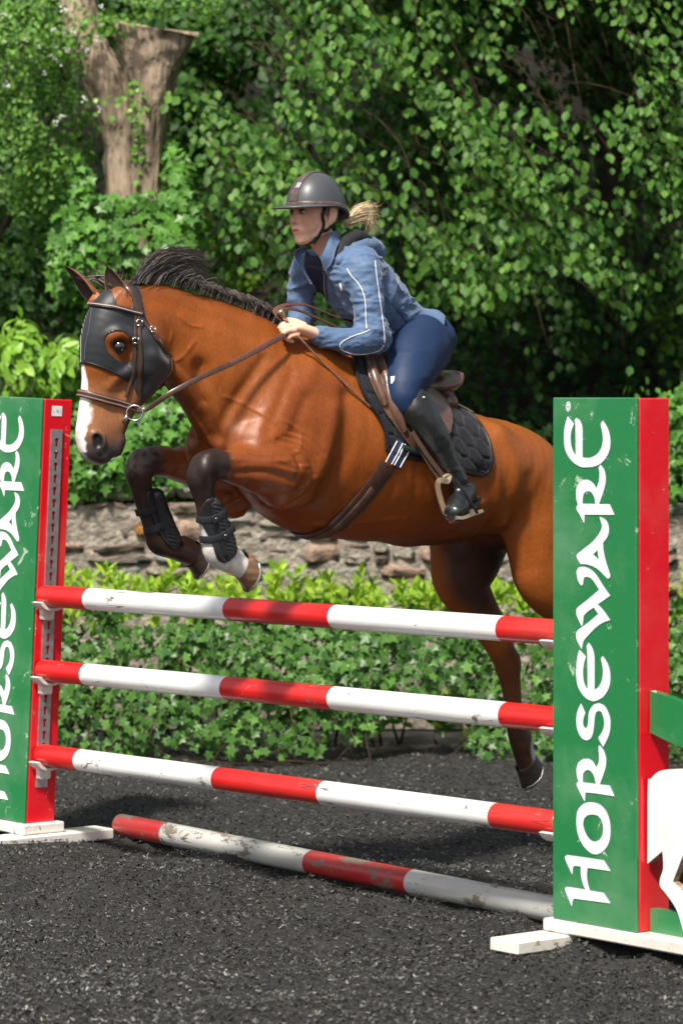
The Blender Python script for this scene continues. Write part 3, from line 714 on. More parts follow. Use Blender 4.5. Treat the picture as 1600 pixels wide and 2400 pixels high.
twigs(hw, [[at(-60, 700, 21.6), at(60, 420, 21.4), at(150, 200, 21.2), at(190, 60, 21.0)], [at(60, 420, 21.4), at(40, 250, 21.2), at(60, 90, 21.0)], [at(150, 200, 21.2), at(120, 90, 21)]], .03, .006, 'branch', M_bark2)
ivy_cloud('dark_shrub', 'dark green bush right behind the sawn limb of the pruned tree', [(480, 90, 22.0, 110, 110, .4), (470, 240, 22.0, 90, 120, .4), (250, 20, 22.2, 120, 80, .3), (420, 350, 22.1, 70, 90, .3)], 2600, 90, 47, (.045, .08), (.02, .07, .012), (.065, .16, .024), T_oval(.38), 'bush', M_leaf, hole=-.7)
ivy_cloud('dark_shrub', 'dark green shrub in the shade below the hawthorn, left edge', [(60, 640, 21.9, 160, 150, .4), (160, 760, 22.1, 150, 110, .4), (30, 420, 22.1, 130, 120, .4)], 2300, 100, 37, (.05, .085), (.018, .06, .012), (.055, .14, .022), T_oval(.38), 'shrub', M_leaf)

# ---- beech: trunk out of sight behind its own curtain of hanging branches
def beech(label, tiers, seed, npart, trunk, gap=-.06, lo=(.026, .105, .018), hi=(.120, .265, .045)):
    r = np.random.default_rng(seed); o = empty('beech_tree', trunk[0], label, 'tree')
    V = MB(); V.tube(crom(np.array(trunk), 6), np.linspace(.22, .12, 6*(len(trunk)-1)+1), 14); V.build('trunk', M_bark2, o, True)
    P = []; D = []; Nn = []; lines = []
    for (px, py, Y, length, droop, dirx, nl) in tiers:
        p = at(px, py, Y); pts = [p]; d = N(np.array([dirx, -.35+r.normal(0, .2), -.25*droop+r.normal(0, .1)])); steps = int(length/.045)
        for k in range(steps):
            d = N(d+np.array([r.normal(0, .05), r.normal(0, .05), -.055*droop])); pts.append(pts[-1]+d*.05)
        pts = np.array(pts); lines.append(pts[::3])
        T = N(np.gradient(pts, axis=0)); sd = N(np.cross(T, [0, 0, 1.]))
        for k in range(1, len(pts)):
            for h in range(nl):
                s_ = 1 if (k+h) % 2 else -1; tw = r.uniform(.0, .16); side = sd[k]*s_+r.normal(0, .35, 3)
                b = pts[k]+N(side)*tw+np.array([0, 0, -tw*.45]); P.append(b)
                D.append(T[k]*.5+side*.6+np.array([0, 0, -.75])); Nn.append(np.array([r.normal(0, .45), -.55+r.normal(0, .35), .85+r.normal(0, .3)]))
    P = np.array(P); D = np.array(D); Nn = np.array(Nn)
    m = (vnoise(np.stack([P[:, 0]*1.5+P[:, 2]*.7, P[:, 1]*1.2, P[:, 2]*1.9-P[:, 0]*.5], 1)+seed)+.45*vnoise(P*4.3)) > gap; P = P[m]; D = D[m]; Nn = Nn[m]; n = len(P)
    foliage(o, P, D, Nn, r.uniform(.040, .084, n), T_oval(.35), leafcol(n, lo, hi, .2), M_leaf, npart)
    twigs(o, lines[::2], .0042, .0015, 'branch'); return o
r = np.random.default_rng(3); T1 = []; T2 = []
def curtain(px, py, Y): return (px, py, Y+r.normal(0, .12), r.uniform(.45, 1.0), r.uniform(.7, 1.5), r.uniform(.1, 1.1), 3)
for k in range(620):                       # front curtain, denser along falling diagonals, gaps between
    px = r.uniform(420, 1960); py = r.uniform(-180, 720)
    lim = 400+.42*(px-560)
    if py > min(lim, 660): continue
    if vnoise(np.array([px*.0045, py*.0065, 4.])) < -.42 or (px < 560 and py < 150): continue
    T1.append(curtain(px, py, 20.3+.9*r.random()))
for k in range(260):
    px = r.uniform(500, 1660); py = r.uniform(-150, 620); T2.append(curtain(px, py, 21.6+.9*r.random()))
beech('large beech whose leafy green branches hang down over the right half of the background', T1, 41, 280, [at(1450, 1150, 25.4), at(1460, 700, 25.4), at(1430, 200, 25.3), at(1400, -300, 25.2)])
beech('second beech behind the rider and the pruned trunk, shade coloured into its leaves', T2, 42, 120, [at(640, 1100, 26.3), at(650, 700, 26.3), at(700, 150, 26.2), at(720, -300, 26)], -.2, (.014, .055, .010), (.045, .12, .02))  # leaf colours darkened to stand for deep shade behind the front curtain
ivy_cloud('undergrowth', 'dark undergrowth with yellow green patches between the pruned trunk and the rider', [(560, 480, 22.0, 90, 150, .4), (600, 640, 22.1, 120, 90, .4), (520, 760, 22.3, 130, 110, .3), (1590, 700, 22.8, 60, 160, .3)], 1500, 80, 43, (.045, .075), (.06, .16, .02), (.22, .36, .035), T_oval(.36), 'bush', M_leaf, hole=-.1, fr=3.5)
# bank ground cover, shade put into its leaf colours; added canopy shading the right half
def mass(name, label, n, box, size, lo, hi, seed, cat, tm=T_oval(.36), fz=None, th=-.05, fr=1.1):
    r = np.random.default_rng(seed); P = r.uniform(box[0], box[1], (n, 3))
    if fz: P[:, 2] = fz(P[:, 0], P[:, 1])+P[:, 2]
    k = (vnoise(P*fr+3)+.5*vnoise(P*fr*2.3)) > th; P = P[k]; n = len(P)
    V, Fc, Cc = leaves(P, r.normal(0, 1, (n, 3)), np.stack([r.normal(0, .5, n), -.7+0*r.random(n), .7+r.normal(0, .3, n)], 1), r.uniform(*size, n), tm, leafcol(n, lo, hi))
    return tag(mesh(name, V, Fc, M_leaf, col=Cc), label, cat, kind='stuff')
mass('bank_ground_cover', 'shade-coloured ivy and weeds covering the bank behind the wall', 24000, ((-7, 20.9, 0), (7, 27, .35)), (.05, .09), (.012, .045, .009), (.03, .09, .014), 51, 'ground cover', T_ivy(), bank_z, -.3, 1.4)
mass('added_shade_canopy', 'added leaf canopy above the picture, put there to cast shade', 24000, ((-.35, 20.0, 4.75), (5, 26, 7.0)), (.10, .17), (.04, .12, .02), (.08, .2, .03), 52, 'added canopy', th=-.35, fr=.9)  # unseen leaf mass added to keep sun off the bank
mass('distant_wood', 'far woodland with shade in its leaf colours, closing the view behind the trees', 42000, ((-8.5, 24.6, 0), (8.5, 29, 7.5)), (.08, .15), (.012, .045, .009), (.035, .095, .014), 53, 'woodland', fz=bank_z, th=-.2)  # far leaves coloured darker to carry the woodland shade
# ================================================================== THE JUMP
A3 = -HF.v*-1; A3 = np.array([math.sin(math.radians(39)), -math.cos(math.radians(39)), 0])   # along the poles, towards the near right
B3 = -HF.u; Z3 = np.array([0, 0, 1.])                                                          # away from the camera, across the jump
RB = np.array([.79, 12.5, 0]); LB = RB-A3*3.575
M_green = worn('green_paint', (.014, .17, .052), (.35, .5, .36), .3, .62, 9)
M_red = worn('red_paint', (.72, .003, .014), (.62, .25, .2), .28, .55, 8)
M_white = worn('white_paint', (.78, .78, .76), (.25, .21, .17), .4, .5, 10)
M_base = worn('white_base_paint', (.72, .69, .64), (.24, .17, .12), .6, .85, 12)
M_letter = mat('white_vinyl', (.82, .82, .82), .35, noise=(40, .05, 3))
M_ledge = mat('lettering_outline', (.12, .2, .2), .5)
M_metal = mat('galvanised_metal', (.50, .50, .50), .42, metal=.8, noise=(30, .2, 4))
M_plast = mat('white_plastic', (.74, .71, .66), .5, noise=(25, .15, 4), bump=(60, .2, .003))
M_ply = mat('plywood_edge', (.36, .25, .15), .8, noise=(8, .4, 5, (1, 1, 12)), bump=(8, .8, .01, (1, 1, 14)))
q6 = lambda L: [(1100+.3189*x, 900+.3189*y) for x, y in L]
q7 = lambda L: [(1100+.34014*x, 1600+.34014*y) for x, y in L]
LET = [
 (q7([(672,1188),(800,1206),(925,1225),(970,1297),(815,1275),(808,1320),(812,1375),(828,1432),(925,1450),(970,1520),(760,1492),(725,1485),(712,1500),(706,1540),(685,1490),(665,1440),(659,1418),(672,1407),(760,1420),(802,1428),(785,1390),(770,1330),(768,1266),(725,1260),(712,1275),(709,1320),(685,1270),(665,1225),(659,1200)]), None),
 (q7([(850,826),(895,840),(935,880),(960,935),(970,1000),(968,1070),(950,1125),(915,1165),(880,1183),(840,1175),(795,1135),(760,1075),(742,1010),(738,940),(748,880),(780,840),(815,826)]), q7([(850,908),(885,915),(910,945),(922,990),(920,1040),(900,1080),(870,1097),(840,1090),(810,1060),(790,1015),(782,975),(790,935),(815,912)])),
 (q7([(893,432),(918,460),(935,500),(941,550),(930,610),(897,702),(965,710),(997,782),(870,762),(800,756),(797,780),(795,818),(775,780),(742,712),(740,690),(753,683),(742,640),(739,590),(752,550),(785,527),(820,525),(850,545),(873,587),(890,555),(895,510),(890,460)]), q7([(782,688),(780,655),(785,625),(800,605),(820,600),(840,612),(860,645),(872,698)])),
 (q7([(768,146),(797,210),(785,250),(782,290),(795,315),(812,308),(820,270),(822,220),(835,180),(860,150),(890,142),(925,158),(950,195),(968,250),(969,310),(957,370),(922,442),(895,395),(890,376),(915,340),(930,290),(925,240),(910,200),(890,192),(872,205),(862,240),(858,290),(850,350),(835,385),(810,398),(780,388),(755,350),(740,300),(738,240),(748,190)]), None),
 (q6([(808,1955),(855,2005),(840,2060),(833,2120),(838,2180),(850,2220),(870,2248),(868,2000),(862,1925),(875,1903),(900,1940),(915,1990),(918,2040),(918,2247),(945,2232),(968,2195),(980,2150),(982,2090),(966,2017),(980,2002),(1010,2050),(1028,2100),(1034,2160),(1028,2220),(1005,2270),(975,2305),(930,2328),(900,2328),(860,2310),(820,2265),(795,2210),(787,2140),(788,2070),(795,2005)]), None),
 (q6([(787,1380),(800,1352),(825,1344),(860,1350),(900,1372),(935,1410),(975,1475),(1032,1557),(985,1590),(942,1620),(985,1668),(1032,1735),(985,1752),(930,1788),(870,1850),(838,1890),(825,1948),(802,1905),(787,1870),(784,1835),(800,1808),(870,1757),(948,1690),(915,1642),(870,1672),(838,1705),(832,1765),(825,1780),(805,1735),(788,1695),(788,1660),(800,1640),(870,1585),(955,1512),(925,1465),(895,1428),(865,1415),(845,1420),(838,1440),(833,1475),(822,1482),(810,1465),(797,1435)]), None),
 (q6([(957,978),(985,990),(1010,1015),(1022,1055),(1022,1095),(1010,1130),(980,1168),(984,1230),(1002,1310),(1031,1400),(1030,1425),(1018,1432),(990,1405),(950,1365),(905,1338),(860,1325),(818,1322),(795,1285),(787,1262),(800,1245),(850,1205),(900,1165),(940,1120),(965,1080),(975,1040)]), q6([(942,1218),(908,1255),(953,1295)])),
 (q6([(962,596),(985,625),(998,670),(1000,720),(990,770),(970,830),(952,884),(1028,884),(1064,961),(850,960),(845,975),(843,1021),(815,965),(790,925),(788,900),(799,885),(788,850),(785,810),(788,765),(805,730),(835,708),(865,705),(895,720),(918,745),(930,771),(945,740),(955,700),(957,650),(950,615)]), q6([(830,881),(832,840),(842,805),(860,788),(880,787),(900,800),(918,830),(928,882)])),
 (q6([(722,240),(767,295),(748,350),(742,410),(748,460),(762,500),(782,527),(780,300),(772,272),(785,250),(810,270),(826,310),(830,360),(830,540),(870,545),(910,535),(945,510),(970,470),(981,420),(980,370),(965,293),(980,272),(1005,310),(1025,360),(1034,420),(1030,480),(1010,530),(975,575),(930,602),(870,612),(820,608),(770,580),(730,535),(705,480),(697,420),(697,350),(705,300)]), None)]
def plane_az(px, py, b=0.):                # photograph pixel -> (along, height) in the plane of the right wing's green face
    d = np.array([(px-CX)/FPX, 1, -(py-CY)/FPX]); Y = np.dot(RB+B3*b-EYE, B3)/np.dot(d, B3); p = EYE+d*Y
    return float((p-RB)@A3), float(p[2])
LETAZ = [([plane_az(*p) for p in smooth_poly(a, 3, 35)], [[plane_az(*p) for p in smooth_poly(b, 3, 35)]] if b else []) for a, b in LET]
def grow(poly, d):
    p = np.array(poly); n = len(p); out = []; area = sum(p[i-1][0]*p[i][1]-p[i][0]*p[i-1][1] for i in range(n)); s = 1 if area > 0 else -1
    for i in range(n):
        t = N(p[(i+1) % n]-p[i-1]); out.append(tuple(p[i]+s*d*np.array([t[1], -t[0]])))
    return out
HB, HT, DW = .09, 2.045, .168
def wing(base, a0, a1, tilt, label, red_out):
    w = empty('jump_wing', tuple(base), label, 'jump wing', 'red and green jump wings at the two ends of the poles')
    R = np.eye(3)
    if tilt: c, s = math.cos(tilt), math.sin(tilt); R = np.array([[c, 0, s], [0, 1, 0], [-s, 0, c]])
    T = lambda v: base+R@(np.asarray(v)-base) if tilt else np.asarray(v)
    pl = lambda a, b, z: T(base+A3*a+B3*b+Z3*z)
    Aa, Bb, Zz = R@A3, R@B3, R@Z3
    def box(nm, m, a, b, z, bev=.004):
        mb = MB(); mb.box(pl((a[0]+a[1])/2, (b[0]+b[1])/2, (z[0]+z[1])/2), Aa, Bb, Zz, (a[1]-a[0])/2, (b[1]-b[0])/2, (z[1]-z[0])/2, bev); return mb.build(nm, m, w)
    t = .015
    box('green_panel', M_green, (a0+.002, a1-.002), (0, t), (HB, HT)); box('green_panel', M_green, (a0+t+.001, a1-t-.001), (DW-t, DW-.002), (HB, HT-.003))
    rp = [box('red_panel', M_red, (a0, a0+t), (t+.001, DW), (HB+.002, HT-.002)), box('red_panel', M_red, (a1-t, a1), (t+.001, DW), (HB+.002, HT-.002))]
    box('top_cap', M_red, (a0+t+.001, a1-t-.001), (t+.001, DW-t-.001), (HT-.02, HT-.004))
    for (o_, h_), nm in zip(LETAZ, 'HORSEWARE'):
        sh = 0 if a0 == 0 else a0-.0
        mb = MB(); f = lambda x, y, d, sh=sh: pl(x+sh, -d, y)
        mb.prism(grow(o_, .0022), [grow(h, -.0022) for h in h_], f, .0004, .0012); e = mb.build('letter_outline', M_ledge, w)
        mb = MB(); mb.prism(o_, h_, f, .0014, .0030); mb.build('letter', M_letter, w)
    ca, cz = plane_az(1331, 953); sh = 0 if a0 == 0 else a0
    C = [(ca+.0125*math.cos(q), cz+.0185*math.sin(q)) for q in np.linspace(0, 6.28, 20, endpoint=False)]; C2 = [(ca+(x-ca)*.72, cz+(y-cz)*.78) for x, y in C]
    f = lambda x, y, d: pl(x+sh, -d, y)
    mb = MB(); mb.prism(C, [], f, .0004, .0015); mk = mb.build('registered_mark', M_letter, w)
    mb = MB(); mb.prism(C2, [[(ca+(x-ca)*.8, cz+(y-cz)*.82) for x, y in C2]], f, .0017, .0022)
    k = .0011                                             # small R, turned on its side like the lettering
    Rp = [(-4, -3), (-4, 3.2), (-2.5, 4.2), (-.5, 3.6), (.4, 1.4), (4, 4), (4, 2), (.8, -.6), (4, -1.2), (4, -3)]
    mb.prism([(ca+x*k*.9, cz+y*k) for x, y in Rp], [[(ca+x*k*.9, cz+y*k) for x, y in [(-2.8, -1.4), (-2.7, 2), (-1.6, 2.4), (-.8, .8), (-.9, -1.4)]]], f, .0017, .0022)
    mb.build('mark_print', M_ledge, w)
    return w, pl, box, (Aa, Bb, Zz)
rw, rpl, rbox, _ = wing(RB, 0, .454, 0, 'right jump wing, green and red box with white lettering and a white cutout beside it', True)
lw, lpl, lbox, lax = wing(LB, -.454, 0, .043, 'left jump wing, cut by the photo edge, with a keyhole metal strip', False)
# bases and feet
def plank(parent, nm, base, a, b, z, bev=.006, m=M_base):
    mb = MB(); mb.box(base+A3*(a[0]+a[1])/2+B3*(b[0]+b[1])/2+Z3*(z[0]+z[1])/2, A3, B3, Z3, (a[1]-a[0])/2, (b[1]-b[0])/2, (z[1]-z[0])/2, bev); return mb.build(nm, m, parent)
plank(rw, 'base_board', RB, (-.035, 1.7), (-.018, .19), (.042, .089)); plank(rw, 'foot', RB, (-.05, .106), (-.27, .45), (-.01, .040)); plank(rw, 'foot', RB, (1.5, 1.65), (-.27, .45), (-.01, .040))
plank(lw, 'base_board', LB, (-1.7, .045), (-.03, .20), (.042, .089)); plank(lw, 'foot', LB, (-.07, .085), (-.27, .45), (-.01, .040)); plank(lw, 'foot', LB, (-1.6, -1.45), (-.27, .45), (-.01, .040))
# left wing: keyhole strip and sticker
z0, z1 = .255, 1.905; kz = np.arange(z1-.05, z0+.04, -.0562); holes = []
for zc in kz:
    c = [(.0845+.0105*math.cos(t), zc+.0105*math.sin(t)) for t in np.linspace(-.9, math.pi+.9, 10)]; holes.append(c+[(.0845-.0055, zc-.030), (.0845+.0055, zc-.030)])
mb = MB(); mb.prism([(.056, z0), (.113, z0), (.113, z1), (.056, z1)], holes, lambda x, y, d: lpl(d, x, y), .006, .0085)
for b in (.056, .113): mb.box(lpl(.0045, b, (z0+z1)/2), *lax, .0043, .0015, (z1-z0)/2)
st = mb.build('keyhole_strip', M_metal, lw)
mb = MB()
for b, z in ((.084, 1.80), (.084, 1.16), (.084, .36)): mb.sphere(lpl(.009, b, z+.003), .0035, 5)
mb.build('rivets', M_metal, st)
stk = lbox('sticker', M_letter, (.0005, .002), (.056, .112), (1.965, 2.012), .0005)
mb = MB()
for b, z, h in ((.064, 1.985, .004), (.083, 1.99, .008), (.089, 1.988, .007), (.103, 1.985, .004)): mb.box(lpl(.0026, b, z), *lax, .0003, .0016, h)
mb.build('sticker_print', mat('grey_print', (.35, .35, .35), .6), stk)
# right wing: the side gate with a white cut-out panel between two green rails
def gate(nm, px, b0, b1, m, me=M_ply):
    P = [plane_az(x, y, b0) for x, y in px]; mb = MB(); mb.prism(P, [], lambda x, y, d: RB+A3*x+B3*d+Z3*y, b0, b1); o = mb.build(nm, [m, me], rw)
    for f in o.data.polygons: f.material_index = 0 if abs(np.array(f.normal)@B3) > .7 or m is not M_white else 1
    return o
gate('upper_rail', [(1522, 1619), (1566, 1634), (2010, 1830), (2010, 1935), (1566, 1739), (1522, 1717)], .062, .098, M_green)
gate('lower_rail', [(1522, 2129), (2010, 2196), (2010, 2272), (1522, 2190)], .062, .098, M_green)
gate('gate_post', [(2010, 1800), (2060, 1806), (2060, 2276), (2010, 2268)], .055, .105, M_green)
wc = smooth_poly([(1517, 1842), (1522, 1828), (1538, 1811), (1559, 1804), (1600, 1802), (1700, 1796), (1800, 1790), (1900, 1830), (1985, 1850), (1985, 1960), (1900, 1935), (1840, 1950), (1850, 2050), (1885, 2150), (1880, 2225), (1850, 2215), (1790, 2070), (1760, 1985), (1680, 1990), (1625, 1975), (1606, 1990), (1575, 2066), (1600, 2090), (1620, 2140), (1640, 2190), (1600, 2182), (1583, 2130), (1557, 2092), (1546, 2078), (1545, 2062), (1552, 2040), (1553, 2022), (1551, 1995), (1516, 2024)], 4, 40)
gate('cutout_panel', wc, .045, .075, M_white)
plank(rw, 'kick_board', RB, (.50, 1.2), (.13, .15), (.09, .62), .003, mat('navy_paint', (.02, .025, .06), .5, noise=(20, .2, 3)))
# cups and poles
CUPH = [(1.156, 1.136), (.826, .793), (.431, .403)]
def cup(parent, base, sgn, z, lean=0.):
    b0 = .0845; o = []; R = .052
    prof = [(b0+(R+.018)*math.cos(t)*1.18, z+(R+.014)*math.sin(t)) for t in np.linspace(math.pi*1.13, math.pi*1.87, 12)]
    inn = [(b0+R*1.2*math.cos(t), z+R*math.sin(t)-.002) for t in np.linspace(math.pi*1.87, math.pi*1.13, 12)]
    dx = lean*z
    mb = MB(); f = lambda x, y, d: base+A3*(d+dx*.6)+B3*(x+dx*.2)+Z3*y
    mb.prism(prof+inn, [], f, sgn*.012, sgn*.085); mb.prism([(b0-.03, z-.10), (b0-.024, z-.108), (b0+.024, z-.108), (b0+.03, z-.10), (b0+.03, z-.06), (b0-.03, z-.06)], [], f, sgn*.010, sgn*.04)
    return mb.build('pole_cup', M_plast, parent, auto=40)
poles = []
names = [('topmost red and white pole, just under the front hooves of the horse', (.415, 1.445, 2.156, 3.206), 3.52),
         ('middle pole of the three in the cups, red and white with thin cracks', (.40, 1.45, 2.18, 3.23), 3.52),
         ('lowest pole held by the cups, with large paint chips near its middle', (.43, 1.49, 2.21, 3.25), 3.53)]
def pole(p0, p1, bands, label, r=.05, dirty=.70, cw=(.80, .80, .79), cr=(.62, .010, .010), group='red and white jump poles'):
    L = np.linalg.norm(p1-p0); x = N(p1-p0); m = worn('pole_paint', cr, (.17, .14, .11), .32, dirty, 8, (bands, cw), .3, stretch=(.5, 1, 1), crack=(.10, 2.2, 2.2))
    mb = MB(); n = 28; ts = [0, .002, .006]+list(np.linspace(.05, L-.05, 60))+[L-.006, L-.002, L]; rr = [r*.9, r*.97, r]+[r]*60+[r, r*.97, r*.9]; V = []
    sd = rng.random()*50
    for t, q in zip(ts, rr):
        for k in range(n):
            a = 2*math.pi*k/n; w = q*(1+.012*float(vnoise(np.array([t*3+sd, math.cos(a)*1.2, math.sin(a)*1.2]))))
            V.append((t, w*math.cos(a), w*math.sin(a)))
    Fc = [(i*n+k, i*n+(k+1) % n, (i+1)*n+(k+1) % n, (i+1)*n+k) for i in range(len(ts)-1) for k in range(n)]
    e0 = len(V); hol = r*.72
    mi = [0]*len(Fc)
    for t, s, base in ((0, 1, 0), (L, -1, (len(ts)-1)*n)):     # end grain with a dark shallow bore
        i0 = len(V); V += [(t, hol*math.cos(2*math.pi*k/n), hol*math.sin(2*math.pi*k/n)) for k in range(n)]
        i1 = len(V); V += [(t+s*.05, hol*math.cos(2*math.pi*k/n), hol*math.sin(2*math.pi*k/n)) for k in range(n)]
        Fc += [(base+k, base+(k+1) % n, i0+(k+1) % n, i0+k) for k in range(n)]+[(i0+k, i0+(k+1) % n, i1+(k+1) % n, i1+k) for k in range(n)]+[tuple(range(i1, i1+n))]; mi += [1]*n+[2]*n+[2]
    o = mesh('jump_pole', V, Fc, [m, M_wood, mat('dark_bore', (.02, .015, .01), .9)], smooth=True, mi=mi)
    yv = N(np.cross([0, 0, 1.], x)); zv = np.cross(x, yv)
    from mathutils import Matrix
    spin = rng.random()*0
    o.matrix_world = Matrix(((x[0], yv[0], zv[0], p0[0]), (x[1], yv[1], zv[1], p0[1]), (x[2], yv[2], zv[2], p0[2]), (0, 0, 0, 1)))
    o.data.polygons.foreach_set('use_smooth', [True]*(len(ts)-1)*n+[False]*(len(Fc)-(len(ts)-1)*n))
    return tag(o, label, 'pole', group)
mid = RB+B3*.0845
for (zr, zl), (lab, bands, L) in zip(CUPH, names):
    pr = mid-A3*(.012+(.03 if zr < .5 else 0))+Z3*zr; sl = lambda z: .043*z*A3[0]*A3
    pL = LB+B3*.0845+A3*(.018+.043*zl*.62)+Z3*zl
    poles.append(pole(pr, pL, tuple(b-.066 for b in bands), lab)); cup(rw, RB, -1, zr-.002); cup(lw, LB, 1, zl-.002, .043)
g0 = at(1380, 2132, 12.78); g1 = at(284, 1934, 15.54); g0[2] = .052; g1[2] = .052
# ground pole: bands measured from its near (hidden) end
def dist_at(px):
    a = (px-CX)/FPX; d = g1-g0; t = (a*g0[1]-g0[0])/(d[0]-a*d[1]); return float(t*np.linalg.norm(d))-.06
pole(g0, g1, (.02, *[dist_at(p) for p in (948, 712, 378)]), 'weathered cracked pole lying on the ground under the jump, grey white and dull red', .052, 1.45, (.52, .52, .50), (.42, .014, .018))
bpy.data.objects[-1] if False else None
# ================================================================== THE HORSE
HD = Frame(HF.P(310, 700, 0), 17)          # the head is carried turned a little away, nearly in profile
horse = empty('horse', tuple(HF.P(850, 1275, 0)), 'bay horse with a white blaze and black mane leaping over the top pole', 'horse')
S = Solid(HF, .0068)
# trunk
S.chain([(590, 985, 0, .225, .17), (660, 1000, 0, .325, .235), (740, 1030, 0, .40, .275), (830, 1052, 0, .385, .305), (930, 1088, 0, .335, .315),
         (1020, 1108, 0, .295, .305), (1100, 1113, 0, .262, .285), (1180, 1124, 0, .243, .265), (1243, 1160, 0, .205, .23), (1295, 1215, 0, .165, .18)], .05, sub=5)
S.chain([(640, 850, 0, .10, .07), (720, 850, 0, .11, .075), (800, 880, 0, .11, .08), (880, 925, 0, .10, .08)], .10)                       # withers
# neck
S.chain([(350, 752, 0, .155, .085), (390, 768, 0, .17, .085), (440, 800, 0, .195, .095), (510, 848, 0, .25, .125), (580, 912, 0, .305, .17), (640, 960, 0, .34, .20)], .05)
for l in (1, -1):                           # cord of muscle along the underside of the neck, throat groove above it
    S.chain([(392+l*14, 850, l*.05, .035), (446+l*14, 912, l*.055, .045), (492+l*16, 982, l*.065, .052), (522+l*22, 1040, l*.09, .06)], .04)
    S.chain([(415+l*12, 835, l*.115, .012), (470+l*20, 905, l*.145, .014), (520+l*25, 975, l*.185, .018), (545+l*30, 1015, l*.20, .018)], .035, neg=True)
    off = l*54
    # chest muscle
    S.chain([(518+l*36, 1030, l*.085, .08, .085), (530+l*40, 1065, l*.09, .08, .085)], .035)
    # shoulder blade, point of shoulder, upper arm
    S.chain([(690+off, 860, l*.13, .10, .05), (640+off, 935, l*.172, .12, .055), (590+off, 1010, l*.175, .11, .07), (568+off, 1050, l*.165, .09, .07)], .09)
    S.chain([(565+off, 1050, l*.18, .09, .075), (610+off, 1095, l*.20, .115, .08), (645+off, 1125, l*.19, .10, .07)], .05)
    S.chain([(705+off, 930, l*.19, .10, .06), (695+off, 1000, l*.215, .12, .06), (665+off, 1075, l*.205, .10, .06)], .09)
    S.chain([(660+off, 930, l*.252, .006), (640+off, 985, l*.262, .006), (640+off, 1035, l*.27, .006)], .06, neg=True)
    # hip bone and haunch
    S.chain([(1105+off, 1040, l*.19, .065, .06), (1130+off, 1085, l*.21, .08, .06)], .08)
    S.chain([(1085+off, 1120, l*.325, .05, .03), (1110+off, 1190, l*.325, .06, .03)], .07, neg=True)      # flank hollow
# near (left) fore leg
S.chain([(700, 1080, .19, .155, .10), (660, 1098, .20, .135, .10), (620, 1098, .20, .112, .09), (572, 1095, .19, .084, .075), (530, 1088, .18, .067, .064), (500, 1088, .175, .066, .064), (482, 1098, .17, .067, .062)], .03)
S.chain([(488, 1074, .205, .026), (482, 1100, .215, .030), (486, 1128, .208, .024)], .03)
S.chain([(500, 1082, .135, .03)], .03)
S.chain([(694, 1140, .20, .075, .06), (660, 1150, .20, .08, .06)], .05)                                                                    # elbow
S.chain([(482, 1098, .17, .067, .062), (472, 1118, .17, .063, .06), (474, 1146, .168, .048, .050), (481, 1180, .166, .041, .040), (488, 1225, .163, .038, .036), (497, 1265, .16, .042, .040), (502, 1290, .16, .049, .045), (512, 1305, .158, .046, .043),
         (530, 1316, .155, .041, .041), (548, 1322, .152, .043, .043), (562, 1328, .15, .046, .046)], .012)
S.chain([(548, 1290, .155, .022), (556, 1300, .155, .025)], .02)                                                                           # heel bulb
for l, o_ in ((1, 0), (-1, -120)):
    S.chain([(596+o_, 1050, l*.262, .012), (640+o_, 1036, l*.275, .014), (684+o_, 1052, l*.285, .013), (700+o_, 1090, l*.292, .012)], .022, neg=True)
    S.chain([(712+o_, 1128, l*.29, .012), (690+o_, 1175, l*.275, .014), (640+o_, 1200, l*.255, .014)], .03, neg=True)
    S.chain([(625+o_, 1078, l*.245, .022), (672+o_, 1086, l*.255, .026), (690+o_, 1120, l*.25, .026)], .03)
# far (right) fore leg
S.chain([(600, 1100, -.19, .15, .10), (545, 1125, -.20, .125, .09), (490, 1108, -.20, .100, .08), (440, 1092, -.19, .082, .072), (395, 1082, -.185, .066, .062), (358, 1080, -.18, .062, .06), (336, 1086, -.18, .062, .06)], .03)
S.chain([(545, 1180, -.20, .065, .06), (520, 1165, -.20, .075, .06)], .05)
S.chain([(336, 1086, -.18, .062, .06), (326, 1106, -.18, .056, .057), (331, 1140, -.178, .042, .045), (340, 1180, -.176, .037, .037), (352, 1222, -.174, .036, .035), (362, 1255, -.172, .043, .041), (372, 1275, -.17, .047, .044),
         (397, 1284, -.168, .042, .041), (424, 1292, -.166, .044, .042), (452, 1300, -.165, .047, .046)], .012)
S.chain([(430, 1268, -.165, .022), (444, 1278, -.165, .024)], .02)
# near hind leg: thigh, gaskin, hock, cannon (the lower part trails behind the right wing)
S.chain([(1228, 1150, .12, .175, .12), (1256, 1200, .14, .205, .13), (1272, 1270, .155, .195, .125), (1277, 1335, .16, .165, .11), (1296, 1385, .165, .125, .09), (1345, 1440, .165, .085, .07), (1395, 1500, .165, .062, .055), (1435, 1555, .165, .058, .050)], .05)
S.chain([(1435, 1555, .165, .058, .050), (1440, 1620, .165, .042, .038), (1442, 1700, .165, .036, .034), (1446, 1760, .165, .047, .043), (1456, 1790, .165, .042, .042), (1464, 1815, .165, .045, .045)], .015)
